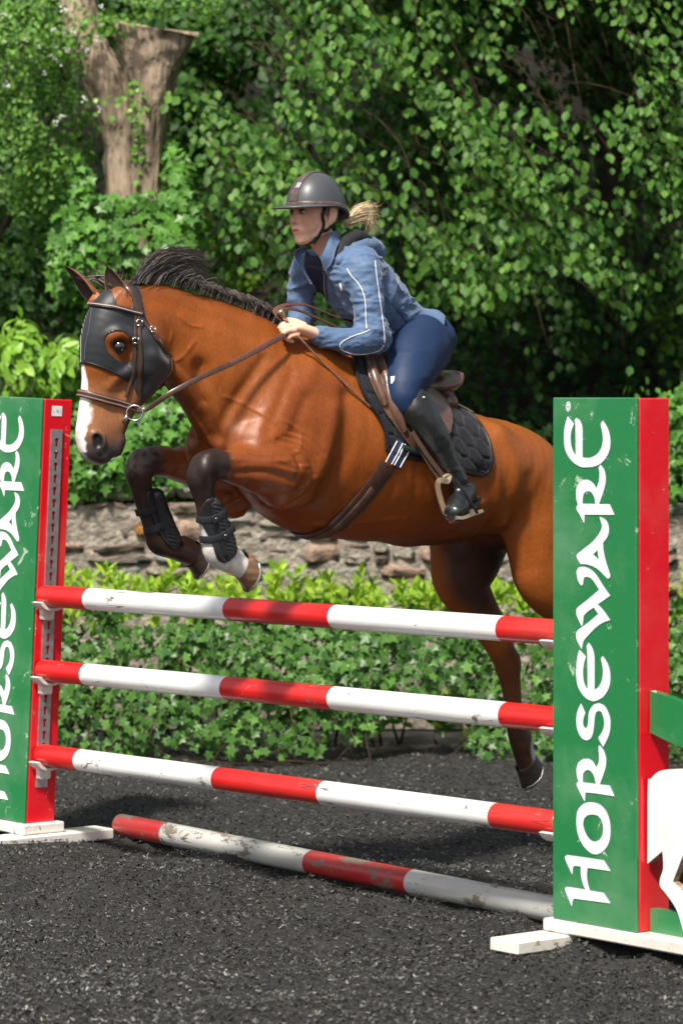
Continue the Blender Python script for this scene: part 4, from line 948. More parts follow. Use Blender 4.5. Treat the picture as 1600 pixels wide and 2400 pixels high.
# far hind leg
S.chain([(1140, 1150, -.12, .20, .12), (1112, 1230, -.14, .205, .12), (1092, 1300, -.155, .185, .11), (1078, 1355, -.16, .135, .095), (1108, 1412, -.165, .105, .08), (1140, 1460, -.165, .083, .065), (1170, 1515, -.165, .066, .055), (1190, 1560, -.165, .060, .050)], .05)
S.chain([(1196, 1545, -.165, .045, .04), (1190, 1562, -.165, .058, .050), (1197, 1610, -.165, .046, .040), (1203, 1665, -.165, .042, .036), (1211, 1708, -.165, .049, .042), (1221, 1738, -.165, .056, .048), (1228, 1768, -.165, .048, .044), (1238, 1795, -.165, .050, .048)], .015)
S.chain([(1250, 1778, -.165, .020), (1262, 1786, -.165, .022)], .02)
S.chain([(1190, 1235, 0, .10, .06)], .06)
for l in (1, -1):
    off = l*80
    S.chain([(1052+off, 1050, l*.215, .012), (1068+off, 1110, l*.240, .016), (1078+off, 1170, l*.236, .018), (1090+off, 1225, l*.20, .016)], .07)   # fold of the flank                                                                        # groin
# belly line and sheath
S.chain([(950, 1215, 0, .10, .08), (1060, 1222, 0, .07, .06)], .08)
# ---- head (built square to its own frame)
hc = lambda pts, k=.03, sub=4, neg=False: S.chain(pts, k, fr=HD, sub=sub, neg=neg)
px = 1/585.
hc([(292, 712, 0, .085, .075), (268, 738, 0, 56*px, .083), (252, 790, 0, 60*px, .088), (246, 850, 0, 56*px, .076), (243, 900, 0, 51*px, .060), (236, 950, 0, 49*px, .050), (230, 1000, 0, 48*px, .052), (226, 1035, 0, 43*px, .055)], .03)
hc([(300, 735, 0, 62*px, .075), (318, 775, 0, 68*px, .078), (335, 835, 0, 64*px, .074), (324, 884, 0, 56*px, .058), (298, 925, 0, 44*px, .044), (276, 965, 0, 38*px, .040), (262, 1005, 0, 34*px, .042), (258, 1040, 0, 27*px, .042)], .03)
hc([(215, 1020, 0, 38*px, .05), (226, 1050, 0, 38*px, .052), (240, 1066, 0, 22*px, .045)], .02)
hc([(268, 1050, 0, 22*px, .040), (276, 1034, 0, 20*px, .038)], .012); hc([(236, 1070, 0, 17*px, .044), (214, 1056, 0, 20*px, .045)], .015)
for l in (1, -1):
    hc([(262, 790, l*.078, .024), (280, 782, l*.084, .026), (300, 788, l*.080, .022)], .025)              # brow
    hc([(300, 872, l*.060, .012), (278, 884, l*.058, .012), (255, 905, l*.050, .011)], .03)                # face crest
    hc([(343, 800, l*.072, .05, .02), (345, 850, l*.066, .05, .02)], .03)                                   # cheek disc
    hc([(279, 812, l*.100, .024)], .010, neg=True)                                                          # eye socket
    hc([(222, 1018, l*.052, .014, .012), (238, 1022, l*.058, .014, .012), (242, 1040, l*.056, .014, .012), (232, 1056, l*.050, .012, .012)], .012)                            # nostril rim
    hc([(228, 1026, l*.072, .016, .020), (232, 1042, l*.072, .013, .022)], .007, neg=True)
    hc([(302, 985, l*.052, .006), (284, 1022, l*.056, .006), (262, 1066, l*.056, .007), (250, 1086, l*.045, .007)], .008, neg=True)    # mouth line
hc([(214, 900, 0, .03, .03), (200, 1000, 0, .03, .03)], .02)
S.build()
for l in (1, -1): pass
def relief(V, px_, amp, wid, l=.22, both=True):
    P = crom(np.array([HF.loc(HF.P(a, b, l)) for a, b in px_]), 5)[:, [0, 2]]; q = V[:, [0, 2]]; lo, hi = P.min(0)-wid*3, P.max(0)+wid*3
    k = np.where(((q > lo) & (q < hi)).all(1) & ((np.abs(V[:, 1]) > .035) if both else (V[:, 1] > .03)))[0]; d = np.full(len(k), 9.)
    for i in range(len(P)-1):
        ab = P[i+1]-P[i]; t = np.clip((q[k]-P[i])@ab/(ab@ab+1e-9), 0, 1); e = np.linalg.norm(q[k]-P[i]-t[:, None]*ab, axis=1); d = np.minimum(d, e)
    o = np.zeros(len(V)); L = np.clip(np.abs(V[k, 1])/.09, 0, 1); o[k] = amp*np.exp(-(d/wid)**2)*L; return o
R_ = 0
for p_, a_, w_ in [([(512, 860), (522, 930), (532, 990), (542, 1035)], -.020, .032), ([(402, 832), (450, 880), (488, 935), (505, 995)], .012, .028), ([(430, 820), (490, 880), (520, 940)], -.010, .022),
    ([(330, 690), (430, 705), (540, 742), (640, 795)], -.005, .03), ([(640, 842), (592, 915), (560, 985), (552, 1025)], -.010, .024), ([(742, 850), (700, 930), (662, 1005)], .008, .035),
    ([(690, 870), (650, 950), (622, 1010)], -.006, .022), ([(800, 930), (792, 1020), (778, 1090), (742, 1150)], -.013, .042), ([(760, 960), (748, 1040), (725, 1110)], .010, .035),
    ([(640, 1032), (672, 1040), (700, 1070), (712, 1110)], -.007, .012), ([(652, 1022), (690, 1034), (718, 1070)], -.004, .007), ([(665, 1010), (704, 1026), (735, 1065)], -.003, .006),
    ([(540, 1076), (600, 1082), (650, 1078)], .005, .012), ([(540, 1108), (600, 1106), (660, 1128)], -.006, .016), ([(560, 1092), (615, 1094), (660, 1105)], .005, .012), ([(575, 1135), (630, 1150), (680, 1150)], -.006, .018),
    ([(700, 1160), (655, 1195), (605, 1198)], -.007, .016), ([(715, 1175), (670, 1212), (625, 1212)], .004, .01), ([(690, 1205), (760, 1232), (860, 1225), (950, 1215)], .0045, .011),
    ([(1130, 1010), (1150, 1090), (1160, 1180), (1150, 1245)], -.006, .030), ([(1165, 1010), (1182, 1100), (1188, 1200), (1195, 1290)], .006, .030), ([(1215, 1120), (1235, 1220), (1240, 1330)], -.004, .032),
    ([(1110, 1180), (1140, 1240), (1180, 1310)], .008, .022), ([(655, 985), (690, 1012), (682, 1050), (668, 1062)], .0028, .006), ([(570, 1060), (610, 1068), (655, 1090), (700, 1092)], .0028, .006),
    ([(560, 930), (600, 950), (640, 990)], .003, .008), ([(440, 745), (452, 775), (447, 800)], .003, .007), ([(470, 740), (492, 760), (520, 765)], .003, .006), ([(430, 850), (470, 840), (500, 800)], .003, .007),
    ([(960, 1010), (945, 1100), (955, 1190)], -.0035, .018), ([(1010, 1020), (995, 1110), (1010, 1195)], -.0035, .018), ([(1060, 1030), (1048, 1115), (1062, 1200)], -.0035, .018), ([(905, 1110), (900, 1170), (915, 1210)], -.003, .016)]:
    R_ = R_+relief(S.V, p_, a_*1.15, w_)
S.W = S.W+S.nrm*np.asarray(R_)[:, None]; S.nrm = vnormals(S.W, S.Q)
_d = .0035*fbm(S.V*np.array([9, 9, 6.])+3, 2)+.0012*fbm(S.V*np.array([26, 26, 14.])+8, 2); _m = np.clip((S.V[:, 2]-1.1)/.3, .25, 1)*np.clip((.75-S.V[:, 0])/.2, .25, 1); S.W = S.W+S.nrm*(_d*_m)[:, None]
S.nrm = vnormals(S.W, S.Q)
# ---- coat colours: painted by place on the body (black points, blaze, socks), plus shade painted between the thighs
W, nm_ = S.W, S.nrm; lb = S.V; lh = HD.loc(W); n = len(W)
sx = (W[:, 0]/W[:, 1])*FPX+CX; sy = CY-(W[:, 2]-EYE[2])/W[:, 1]*FPX
def proj(P): P = np.atleast_2d(P); return P[:, 0]/P[:, 1]*FPX+CX, CY-(P[:, 2]-EYE[2])/P[:, 1]*FPX
def near_chain(pts, fr, R, soft):             # mask: within R metres of a chain
    A = crom(np.array([fr.P(*p) for p in pts]), 6); d = np.full(n, 9.)
    for i in range(len(A)-1):
        ab = A[i+1]-A[i]; t = np.clip((W-A[i])@ab/(ab@ab+1e-12), 0, 1); d = np.minimum(d, np.linalg.norm(W-A[i]-t[:, None]*ab, axis=1))
    return np.clip((R-d)/soft+.5, 0, 1)
c = np.tile([.240, .058, .0070], (n, 1))
mott = fbm(W*3.1, 3)[:, None]; c = c*(1+.16*mott)
c = mixc(c, (.115, .027, .009), np.clip((fbm(W*1.7+9, 2)*.5+.45), 0, 1)*np.clip((lb[:, 0]+.35)/.5, 0, 1)*.9)
c = mixc(c, (.34, .110, .018), np.clip(fbm(W*2.3+21, 3)*.5+.15, 0, 1)*.6)
c = mixc(c, (.40, .13, .03), np.clip((1.45-lb[:, 2])*4, 0, 1)*.25*(lb[:, 0] < .1))
isl = lb[:, 0]
crest = near_chain([(300, 655, 0), (425, 668, 0), (521, 695, 0), (597, 722, 0), (660, 757, 0), (740, 800, 0)], HF, .07, .07); c = mixc(c, (.12, .04, .015), crest*.7)
BLK = (.022, .014, .012)
legs = [([(482, 1098, .17), (474, 1146, .168), (488, 1225, .163), (502, 1290, .16), (560, 1330, .15)], 1.35),
        ([(336, 1086, -.18), (331, 1140, -.178), (352, 1222, -.174), (372, 1275, -.17), (443, 1308, -.165)], 1.4),
        ([(1440, 1655, .165), (1442, 1700, .165), (1464, 1820, .165)], 1), ([(1204, 1695, -.165), (1207, 1715, -.165), (1220, 1740, -.165), (1238, 1800, -.165)], 1)]
c = mixc(c, BLK, near_chain([(486, 1086, .19), (480, 1100, .18), (476, 1125, .17)], HF, .100, .02)*.95)
for L, _ in legs: c = mixc(c, BLK, near_chain(L, HF, .088, .03)*(.93+.12*fbm(W*30, 2)))
kn = near_chain([(345, 1062, -.18), (318, 1085, -.18)], HF, .06, .04)*np.clip(.5+.9*fbm(W*55, 2), 0, 1); c = mixc(c, (.17, .12, .10), kn*.8)
gask = near_chain([(1185, 1540, -.165), (1197, 1610, -.165), (1203, 1690, -.165)], HF, .08, .05)*.7; c = mixc(c, (.05, .022, .012), gask)
c = mixc(c, (.62, .58, .55), near_chain([(493, 1250, .16), (505, 1295, .16), (540, 1320, .155), (566, 1330, .15)], HF, .066, .012)*(fbm(W*40, 2)*.25+1))
c = mixc(c, (.42, .40, .38), near_chain([(1240, 1748, -.165), (1246, 1775, -.165), (1243, 1800, -.165)], HF, .056, .014))
c = mixc(c, (.35, .32, .30), near_chain([(1450, 1760, .165), (1466, 1815, .165)], HF, .06, .02))
groin = np.clip((1.47-lb[:, 2])/.08, 0, 1)*np.clip((.135-np.abs(lb[:, 1]))/.05, 0, 1)*np.clip((-.62-lb[:, 0])/.12, 0, 1)*np.clip((lb[:, 2]-1.0)/.12, 0, 1); c = mixc(c, (.035, .022, .018), groin*.9)  # dark sheath skin, spread to paint in the shade between the thighs
# head: lh = (forward, side, up) from the poll
HP = lambda a, b: HD.loc(HD.P(a, b, 0)); hd = (lh[:, 0] > -.02) & (W[:, 2] > 1.0) & (sx < 420) & (sy < 1110) & (lh[:, 0] > HP(400, 800)[0]+(.05))
up = lh[:, 2]; frontness = nm_@HD.u
muz = np.clip((HP(0, 985)[2]-up)/.11, 0, 1)*hd
c = mixc(c, (.042, .036, .036), muz*.95); c = mixc(c, (.36, .17, .08), hd*np.clip((HP(0, 880)[2]-up)/.08, 0, 1)*(1-muz)*.55)
chin = hd*np.clip((sx-(296-(sy-985)*.36))/6, 0, 1)*np.clip((sy-965)/18, 0, 1); c = mixc(c, (.045, .038, .036), chin*.9)
bz = hd*(up < HP(0, 700)[2])*np.clip((.030+.010*np.sin(up*9)-np.abs(lh[:, 1]-.006)+.004*fbm(W*60, 2))/.006, 0, 1)*np.clip((frontness-.05)/.1, 0, 1)*(up > HP(0, 1062)[2])
c = mixc(c, (.80, .77, .74), bz); snip = hd*np.clip((.035-np.abs(lh[:, 1]))/.012, 0, 1)*np.clip((frontness-.0)/.2, 0, 1)*(up < HP(0, 1010)[2]); c = mixc(c, (.55, .42, .38), snip*.75)
eyeM = hd*np.clip((.040-np.linalg.norm(lh-HD.loc(HD.P(279, 812, .088)), axis=1))/.014, 0, 1); c = mixc(c, (.035, .02, .015), eyeM*.85)
nos = hd*np.clip((.028-np.linalg.norm((np.abs(lh*[0, 1, 0])+lh*[1, 0, 1]-HD.loc(HD.P(229, 1034, .056)))*[1.05, .6, .62], axis=1))/.008, 0, 1); c = mixc(c, (.012, .01, .01), nos)
M_coat = mat('bay_coat', rough=.42, spec=.30, vcol=True, noise=(170, .16, 5, (1, 1, .3)), bump=(240, .25, .004, (1, 1, .25)), coat=.05); M_coat.node_tree.nodes['Principled BSDF'].inputs['Coat Roughness'].default_value = .33
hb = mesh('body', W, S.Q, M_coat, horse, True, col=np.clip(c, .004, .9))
SURF = Surf(S)
# ---- eyes, ears
M_eye = mat('eye', (.012, .006, .004), .06, .8, coat=1.); M_eart = mat('ear_coat', rough=.7, vcol=True, noise=(80, .2, 3), sheen=.3)
for l in (1, -1):
    mb = MB(); mb.sphere(HD.P(280, 812, l*.070), .0295, 12); mb.build('eye', M_eye, horse, True)
    mb = MB(); p_, q_ = [], []
def ear(pts, open_dir, l, nm='ear'):
    """curled leaf: stations (px, py, half-width m) from base to tip; the opening faces open_dir"""
    st = crom(np.array([[*HD.P(a, b, l_), w] for a, b, l_, w in pts]), 5); V = []; C = []; k = 13; T = N(np.gradient(st[:, :3], axis=0)); m = len(st)
    for i, s in enumerate(st):
        o = N(np.array(open_dir)-T[i]*(np.array(open_dir)@T[i])); sd = np.cross(T[i], o); wrap = math.radians(205-75*i/m)
        for j in range(k):
            a = -wrap/2+wrap*j/(k-1); q = s[:3]-o*s[3]*math.cos(a)*.75+sd*s[3]*math.sin(a)*1.0; V.append(q)
            t = i/m; C.append(np.array([.30, .09, .025])*(1-t**2)+np.array([.02, .012, .01])*t**2)
    nV = len(V); Vi = []
    for i in range(m):
        for j in range(k):
            cen = st[i, :3]; Vi.append(np.array(V[i*k+j])+(cen-np.array(V[i*k+j]))*.14); C.append([.045, .025, .018])
    V = V+Vi; Fc = [(i*k+j, i*k+j+1, (i+1)*k+j+1, (i+1)*k+j) for i in range(m-1) for j in range(k-1)]
    Fc += [(nV+a, nV+d, nV+c_, nV+b) for a, b, c_, d in Fc]
    Fc += [(i*k, (i+1)*k, nV+(i+1)*k, nV+i*k) for i in range(m-1)]+[(i*k+k-1, nV+i*k+k-1, nV+(i+1)*k+k-1, (i+1)*k+k-1) for i in range(m-1)]
    return mesh(nm, np.array(V), Fc, M_eart, horse, True, col=np.array(C))
ear([(287, 730, .058, .022), (283, 718, .055, .032), (277, 700, .055, .040), (272, 680, .055, .043), (264, 660, .055, .036), (256, 640, .055, .022), (251, 625, .055, .003)], -HD.u*.35+HD.v*1.-0*HD.w if False else HD.v*.9+HD.u*.45, .055)
ear([(222, 700, -.055, .034), (207, 688, -.055, .044), (192, 668, -.055, .042), (175, 648, -.055, .030), (160, 632, -.055, .016), (151, 622, -.055, .003)], HD.u*.9+HD.v*.3-HD.w*.3, -.055)
mb = MB(); e_, _n = SURF.near(HD.P(222, 700, -.05)); mb.tube([HD.P(245, 715, -.045), HD.P(215, 694, -.055)], [.045, .036], 14); 
o_ = mb.build('ear_base', mat('ear_base_coat', (.30, .095, .025), .6, noise=(60, .2, 4)), horse, True)
# ---- hooves
M_hoof = mat('hoof_horn', rough=.38, vcol=True, noise=(16, .45, 5, (1, 1, 5)), bump=(60, .3, .003, (1, 1, 6)))
M_shoe = mat('steel_shoe', (.45, .44, .42), .35, metal=.85, noise=(30, .3, 4))
def hoof(top, tip_dir, fwd, r0, L, r1, colr, colr2):
    a = N(tip_dir); f = N(np.array(fwd)-a*(np.array(fwd)@a)); s = np.cross(a, f); V = []; C = []; k = 24
    for i, t in enumerate(np.linspace(-.12, 1, 9)):
        r = r0+(r1-r0)*max(t, 0); 
        for j in range(k):
            q = 2*math.pi*j/k; cf = math.cos(q); ln = L*(1-.34*(cf < 0)*(-cf)) if t > 0 else L
            V.append(top+a*(t*ln)+f*(cf*r*1.12+t*r*.34)+s*math.sin(q)*r*.98)
            C.append(np.array(colr)*(1-t*.5)+np.array(colr2)*t*.5 if rng.random() > .0 else colr)
    m = 9; Fc = [(i*k+j, i*k+(j+1) % k, (i+1)*k+(j+1) % k, (i+1)*k+j) for i in range(m-1) for j in range(k)]
    b = len(V); cen = np.mean(V[-k:], 0); V += [np.array(v)*.8+cen*.2-a*.002 for v in V[(m-1)*k:m*k]]+[cen-a*.012]; C += [colr2]*(k+1)
    Fc += [((m-1)*k+j, (m-1)*k+(j+1) % k, b+(j+1) % k, b+j) for j in range(k)]+[(b+j, b+(j+1) % k, b+k) for j in range(k)]
    h = mesh('hoof', np.array(V), Fc, M_hoof, horse, True, col=np.array(C))
    mb = MB(); rim = [np.array(V[(m-1)*k+j]) for j in range(-9, 10)]; nn = [a]*len(rim); mb.ribbon([p-(p-cen)*.08 for p in rim], nn, .020, .009); mb.build('horseshoe', M_shoe, h, True)
    return h
hoof(HF.P(567, 1326, .15), HF.P(601, 1342, .15)-HF.P(556, 1326, .15), HF.P(590, 1380, .15)-HF.P(604, 1310, .15), .051, .060, .063, (.22, .12, .07), (.07, .04, .025))
hoof(HF.P(453, 1300, -.165), HF.P(487, 1312, -.165)-HF.P(453, 1300, -.165), HF.P(478, 1350, -.165)-HF.P(490, 1290, -.165), .051, .052, .061, (.05, .03, .025), (.045, .03, .025))
hoof(HF.P(1233, 1789, -.165), HF.P(1258, 1818, -.165)-HF.P(1234, 1790, -.165), HF.P(1210, 1850, -.165)-HF.P(1252, 1795, -.165), .052, .072, .063, (.035, .025, .02), (.03, .022, .018))
hoof(HF.P(1464, 1814, .165), HF.P(1480, 1858, .165)-HF.P(1464, 1814, .165), HF.P(1400, 1870, .165)-HF.P(1480, 1835, .165), .048, .075, .062, (.035, .025, .02), (.03, .022, .018))
# ---- mane, forelock, tail: flat tapering locks
M_hair = mat('black_hair', rough=.5, spec=.45, vcol=True)
def locks(name, curves, w0, parent, mtl, cols, taper=.12, sub=5):
    V = []; Fc = []; C = []
    for cv, cc in zip(curves, cols):
        p = crom(np.array(cv), sub); m = len(p); T = N(np.gradient(p, axis=0)); v = N(p.mean(0)-EYE); tw = rng.normal(0, .5)
        sd = N(np.cross(T, v)+np.cross(T, np.cross(T, v))*tw); t = np.linspace(0, 1, m)[:, None]; w = w0*rng.uniform(.6, 1.4)*(np.sin(np.pi*np.clip(t*.85+.15, 0, 1))*.8+.2)*(1-t**3*(1-taper))
        b = len(V); nn = np.cross(sd, T)
        for i in range(m): V += [p[i]-sd[i]*w[i], p[i]+nn[i]*w[i]*.5, p[i]+sd[i]*w[i]]; C += [cc]*3
        for i in range(m-1): q = b+3*i; Fc += [(q, q+1, q+4, q+3), (q+1, q+2, q+5, q+4)]
    o = mesh(name, np.array(V), np.array(Fc), mtl, parent, True, col=np.array(C)); return o
r = np.random.default_rng(17); cr = crom(np.array([(292, 662), (340, 656), (425, 668), (521, 697), (597, 726), (650, 757)], float), 20)
curves = []; cols = []
def hcol(): k = r.random(); return np.array([.026, .020, .018])*(.7+k*1.8)+(np.array([.12, .085, .065])*(r.random() < .12))
nz = lambda a, b: float(vnoise(np.array([a, b, 2.5])))
for i in range(3400):
    t = r.random(); q = cr[int(t*(len(cr)-1))]; l = r.normal(0, .02); root = HF.P(q[0], q[1]+3+abs(l)*120, l); cl = nz(t*16, l*20); cl2 = nz(t*26, 7.)
    if t < .46:                        # long front part blown up and back like a crest
        k = min(1, t/.08+.2)*max(0., 1-max(0, (t-.10)/.40)**1.2); xs = max(.28, 1-t*1.75); rise = np.clip((.62+.38*cl+r.normal(0, .10))*k, 0, 1.15); L = 1+.25*cl2+r.normal(0, .06)
        x, y = q; L *= r.uniform(.62, 1.05); lo = [(x, y), (x+22*xs, y-18*rise-5), (x+58*L*xs, y-44*rise-8), (x+115*L*xs, y-74*rise-7), (x+172*L*xs, y-84*rise-2), (x+226*L*xs, y-76*rise+6+14*cl2+r.normal(0, 6))]
        curves.append([HF.P(a+r.normal(0, 1.5)*j, b+r.normal(0, 1.5)*j, l+j*(.012*cl+r.normal(0, .003))) if j else root for j, (a, b) in enumerate(lo)])
    else:                              # shorter hair lying back along the crest
        L = r.uniform(22, 44); curves.append([root, HF.P(q[0]+L*.35, q[1]-14-8*r.random(), l), HF.P(q[0]+L*.8, q[1]-12+L*.2+r.normal(0, 4), l+.02), HF.P(q[0]+L*1.2, q[1]+L*.36+r.normal(0, 5)-r.random()*20, l+.02)])
    cols.append(hcol()*(1+.6*cl2))
locks('mane', curves, .0015, horse, M_hair, cols)
curves = []; cols = []
for i in range(90):                    # forelock and stray hair blown up between the ears
    b = (262+r.normal(0, 12), 668+r.normal(0, 4)); e = (b[0]-r.uniform(-20, 95), b[1]-r.uniform(5, 62)); curves.append([HD.P(*b, r.normal(0, .02)), HD.P(b[0]-18, b[1]-14, 0), HD.P((b[0]+e[0])/2, b[1]-8-12*r.random(), -.02), HD.P(*e, -.03)]); cols.append(hcol()*1.6)
locks('forelock', curves, .0022, horse, M_hair, cols)
curves = []; cols = []
for i in range(420):
    l = r.normal(0, .03); sway = r.normal(0, .05); b = HF.P(1345, 1165, l); curves.append([b, b+B3*.05, b+B3*(.10+sway*.4)-Z3*.14, b+B3*(.13+sway*.6)-Z3*.42+A3*sway*.4, b+B3*(.12+sway*.8)-Z3*r.uniform(.6, .9)+A3*sway*.6]); cols.append(hcol())
locks('tail', curves, .006, horse, M_hair, cols)
# ================================================================== TACK
def z8(L): return [(150+.20833*x, 620+.20833*y) for x, y in L]
def z3(L): return [(750+.31888*x, 780+.31888*y) for x, y in L]
M_brown = mat('dark_brown_leather', (.055, .024, .016), .34, .6, noise=(30, .25, 4), bump=(120, .25, .002), coat=.25)
M_brown2 = mat('brown_leather', (.11, .055, .035), .3, .6, noise=(25, .3, 4), bump=(90, .3, .003), coat=.35)
M_braid = mat('woven_rein', (.10, .04, .03), .6, .4, noise=(260, .7, 2), bump=(260, .9, .003))
M_steel = mat('polished_steel', (.62, .61, .58), .2, metal=1.)
M_mask = mat('black_lycra', (.016, .018, .023), .5, .5, noise=(30, .15, 3), bump=(14, .25, .01), sheen=.3)
M_seam = mat('grey_seam', (.10, .105, .115), .6)
M_pad = mat('black_quilted_cotton', (.012, .013, .018), .75, .3, noise=(200, .2, 3), bump=(300, .3, .002), sheen=.15)
M_bind = mat('black_binding', (.010, .010, .012), .5, .5)
def mirror_pts(P, fr, cut=-.012):
    q = fr.loc(P); q[:, 1] *= -1; return fr.wor(q), q[:, 1] < cut
def patch_obj(name, poly, off, thick, m, parent, fr=None, surf=None, **k):
    V, Fc = patch(surf or SURF, poly, off, thick, **k); V = np.array(V); F2 = list(Fc)
    if fr is not None:
        W2, ok = mirror_pts(V, fr); o = len(V); F2 += [tuple(i+o for i in f)[::-1] for f in Fc if all(ok[i] for i in f)]; V = np.vstack([V, W2])
    return mesh(name, V, F2, m, parent, True)
def strap(name, pts, w, t, m, parent, off=.006, fr=None, surf=None, mb=None, step=4., smooth=3):
    own = mb is None; mb = mb or MB(); P, nn = (surf or SURF).line(pts, off, step, smooth); mb.ribbon(P, nn, w, t)
    if fr is not None:
        P2, ok = mirror_pts(P, fr); n2 = fr.loc(fr.O+nn); n2[:, 1] *= -1; n2 = fr.wor(n2)-fr.O
        if ok.sum() > 2: MB().ribbon(P2[ok], n2[ok], w, t).build(name, m, parent, auto=50)
    return mb.build(name, m, parent, auto=50) if own else mb
def clear(fr, a, b, l, gap=.012, surf=None):
    p = fr.P(a, b, l); h, _ = (surf or SURF).px(a, b)
    if h is not None and h[1]-gap < p[1]: d = p-EYE; p = EYE+d*((h[1]-gap)/p[1])
    return p
# ---- face mask
mask = empty('fly_mask', tuple(HD.P(285, 800, .09)), 'black stretch fly mask with eye holes pulled over the face of the horse', 'fly mask')
outl = z8([(330,235),(372,215),(470,205),(530,290),(570,380),(600,470),(690,505),(770,500),(765,410),(735,310),(690,240),(640,170),(700,165),(800,205),(850,290),(880,430),(920,590),(975,700),(1060,830),(1140,950),(1172,1060),(1168,1190),(1120,1290),(1040,1385),(960,1465),(895,1535),(855,1510),(800,1420),(770,1330),(725,1292),(640,1245),(550,1200),(460,1158),(380,1130),(310,1105),(240,1090),(195,1115),(165,1160),(120,1150),(90,1000),(95,850),(130,700),(180,540),(250,380)])
hole = z8([(463,850),(480,800),(530,765),(600,750),(680,760),(735,815),(768,885),(778,960),(768,1060),(742,1102),(690,1103),(620,1085),(560,1042),(510,990),(482,930)])
patch_obj('mask_cloth', outl, .0035, .003, M_mask, mask, HD, step=3., holes=[hole], edge=6, smooth=3)
strap('seam', z8([(385,260),(350,380),(318,560),(295,720),(262,880),(248,1000),(246,1075)]), .0030, .0016, M_seam, mask, off=.0062, fr=None)
strap('hem', z8([(195,1118),(240,1098),(310,1112),(380,1136),(460,1164),(550,1207),(640,1252),(725,1300),(765,1340)]), .009, .003, M_bind, mask, off=.0055, fr=HD)
# ---- bridle
br = empty('bridle', tuple(HD.P(300, 660, 0)), 'dark brown leather bridle with raised noseband and steel bit rings', 'bridle')
strap('headpiece', z8([(610,170),(680,200),(740,280),(790,370),(822,470),(842,560)]), .030, .005, M_brown, br, off=.010, fr=HD)
bb = strap('browband', z8([(205,515),(235,480),(330,463),(450,468),(600,490),(750,522),(868,560)]), .020, .009, M_brown, br, off=.010, fr=HD)
strap('piping', z8([(225,484),(330,466),(450,471),(600,493),(750,525),(860,556)]), .004, .004, M_steel if False else mat('cream_stitching', (.45, .40, .36), .5), bb, off=.0185, fr=HD)
c0 = HD.P(250, 938, 0); e1 = N(HD.P(320, 958, 0)-c0)
P, nn = SURF.ring(c0, e1, HD.v, R=.28, n=64, off=.004, smooth=2); nb = MB(); nb.ribbon(P, nn, .030, .009, closed=True); nb_ = nb.build('noseband', M_brown, br, auto=50)
nb = MB(); dn = np.cross(HD.v, e1); dn = dn*np.sign(dn[2]); nb.ribbon(P+nn*.0088+dn*.008, nn, .006, .004, closed=True); nb.ribbon(P+nn*.0088-dn*.008, nn, .006, .004, closed=True); o_ = nb.build('raised_edges', mat('worn_leather_edge', (.24, .15, .12), .4), nb_, auto=50)
strap('cheekpiece', z8([(842,560),(845,700),(858,900),(872,1100),(862,1200),(848,1350),(836,1570)]), .015, .004, M_brown, br, off=.011, fr=HD)
strap('cheekpiece', z8([(806,570),(797,850),(808,1000),(797,1170),(770,1250),(730,1400),(692,1495)]), .014, .004, M_brown, br, off=.009, fr=HD)
strap('throat_latch', z8([(862,600),(950,725),(1050,870),(1130,965),(1192,1035)]), .014, .004, M_brown, br, off=.009, fr=HD)
strap('throat_latch', z8([(1192,1035),(1205,1100),(1190,1190),(1150,1260)]), .012, .004, M_brown, br, off=.008, fr=None)
for pts in ([(840,560),(838,655)], [(800,815),(802,850)], [(958,705),(985,745)]):
    a, b = z8(pts); h, m_ = SURF.px(*z8([((pts[0][0]+pts[1][0])/2, (pts[0][1]+pts[1][1])/2)])[0]); hh, mm = SURF.px(*b)
    q = MB(); c = hh+mm*.018; t1 = N(np.cross(mm, [0, 0, 1.])); t2 = np.cross(mm, t1)
    for s_ in (-1, 1): q.tube([c+t1*.011*s_-t2*.011, c+t1*.011*s_+t2*.011], .0022, 6); q.tube([c-t1*.011+t2*.011*s_, c+t1*.011+t2*.011*s_], .0022, 6)
    o_ = q.build('buckle', M_steel, br, True)
for l in (1, -1):
    c = HD.P(316, 968, l*.062); nr = N(HD.v*l*.9+HD.u*.35); mb = MB(); mb.torus(c, nr, .0325, .0042, 32, 8, .92); mb.build('bit_ring', M_steel, br, True)
    mb = MB(); mb.tube([c+HD.u*.03-Z3*.012, HD.P(292, 985, l*.046), HD.P(285, 988, l*.01)], [.008, .010, .008], 8); mb.build('bit_bar', M_steel, br, True)
def rein(name, pts, w, m, par=br, t=.004, nrm=None, sub=8):
    P = crom(np.array(pts), sub); nn = np.tile(nrm if nrm is not None else N(HF.v*.9+Z3*.35), (len(P), 1)); mb = MB(); mb.ribbon(P, nn, w, t); return mb.build(name, m, par, auto=50)
rein('rein', [HD.P(322, 962, .07), HD.P(345, 958, .075), clear(HF, 400, 922, .16), clear(HF, 470, 885, .20), clear(HF, 545, 851, .21)], .021, M_brown)
rein('rein_grip', [clear(HF, 540, 853, .21, .010), clear(HF, 600, 822, .21), clear(HF, 645, 797, .20), clear(HF, 668, 785, .18, .03), clear(HF, 690, 779, .15, .045)], .024, M_braid)
rein('rein', [HD.P(330, 945, -.07), HF.P(366, 911, -.12), HF.P(406, 885, -.17), HF.P(520, 815, -.25), HF.P(620, 765, -.22)], .020, M_brown)
lp = lambda L, l: [HF.P(620+.1913*x, 640+.1913*y, l_) for (x, y), l_ in zip(L, l)]
rein('rein_loop', lp([(290,620),(200,560),(128,500),(140,445),(210,405),(330,385),(500,395),(700,468),(900,548),(1140,612),(1300,640)], [.14,.13,.12,.115,.11,.10,.08,.05,.02,-.02,-.05]), .020, M_braid, nrm=N(HF.v*.5+Z3*.75))
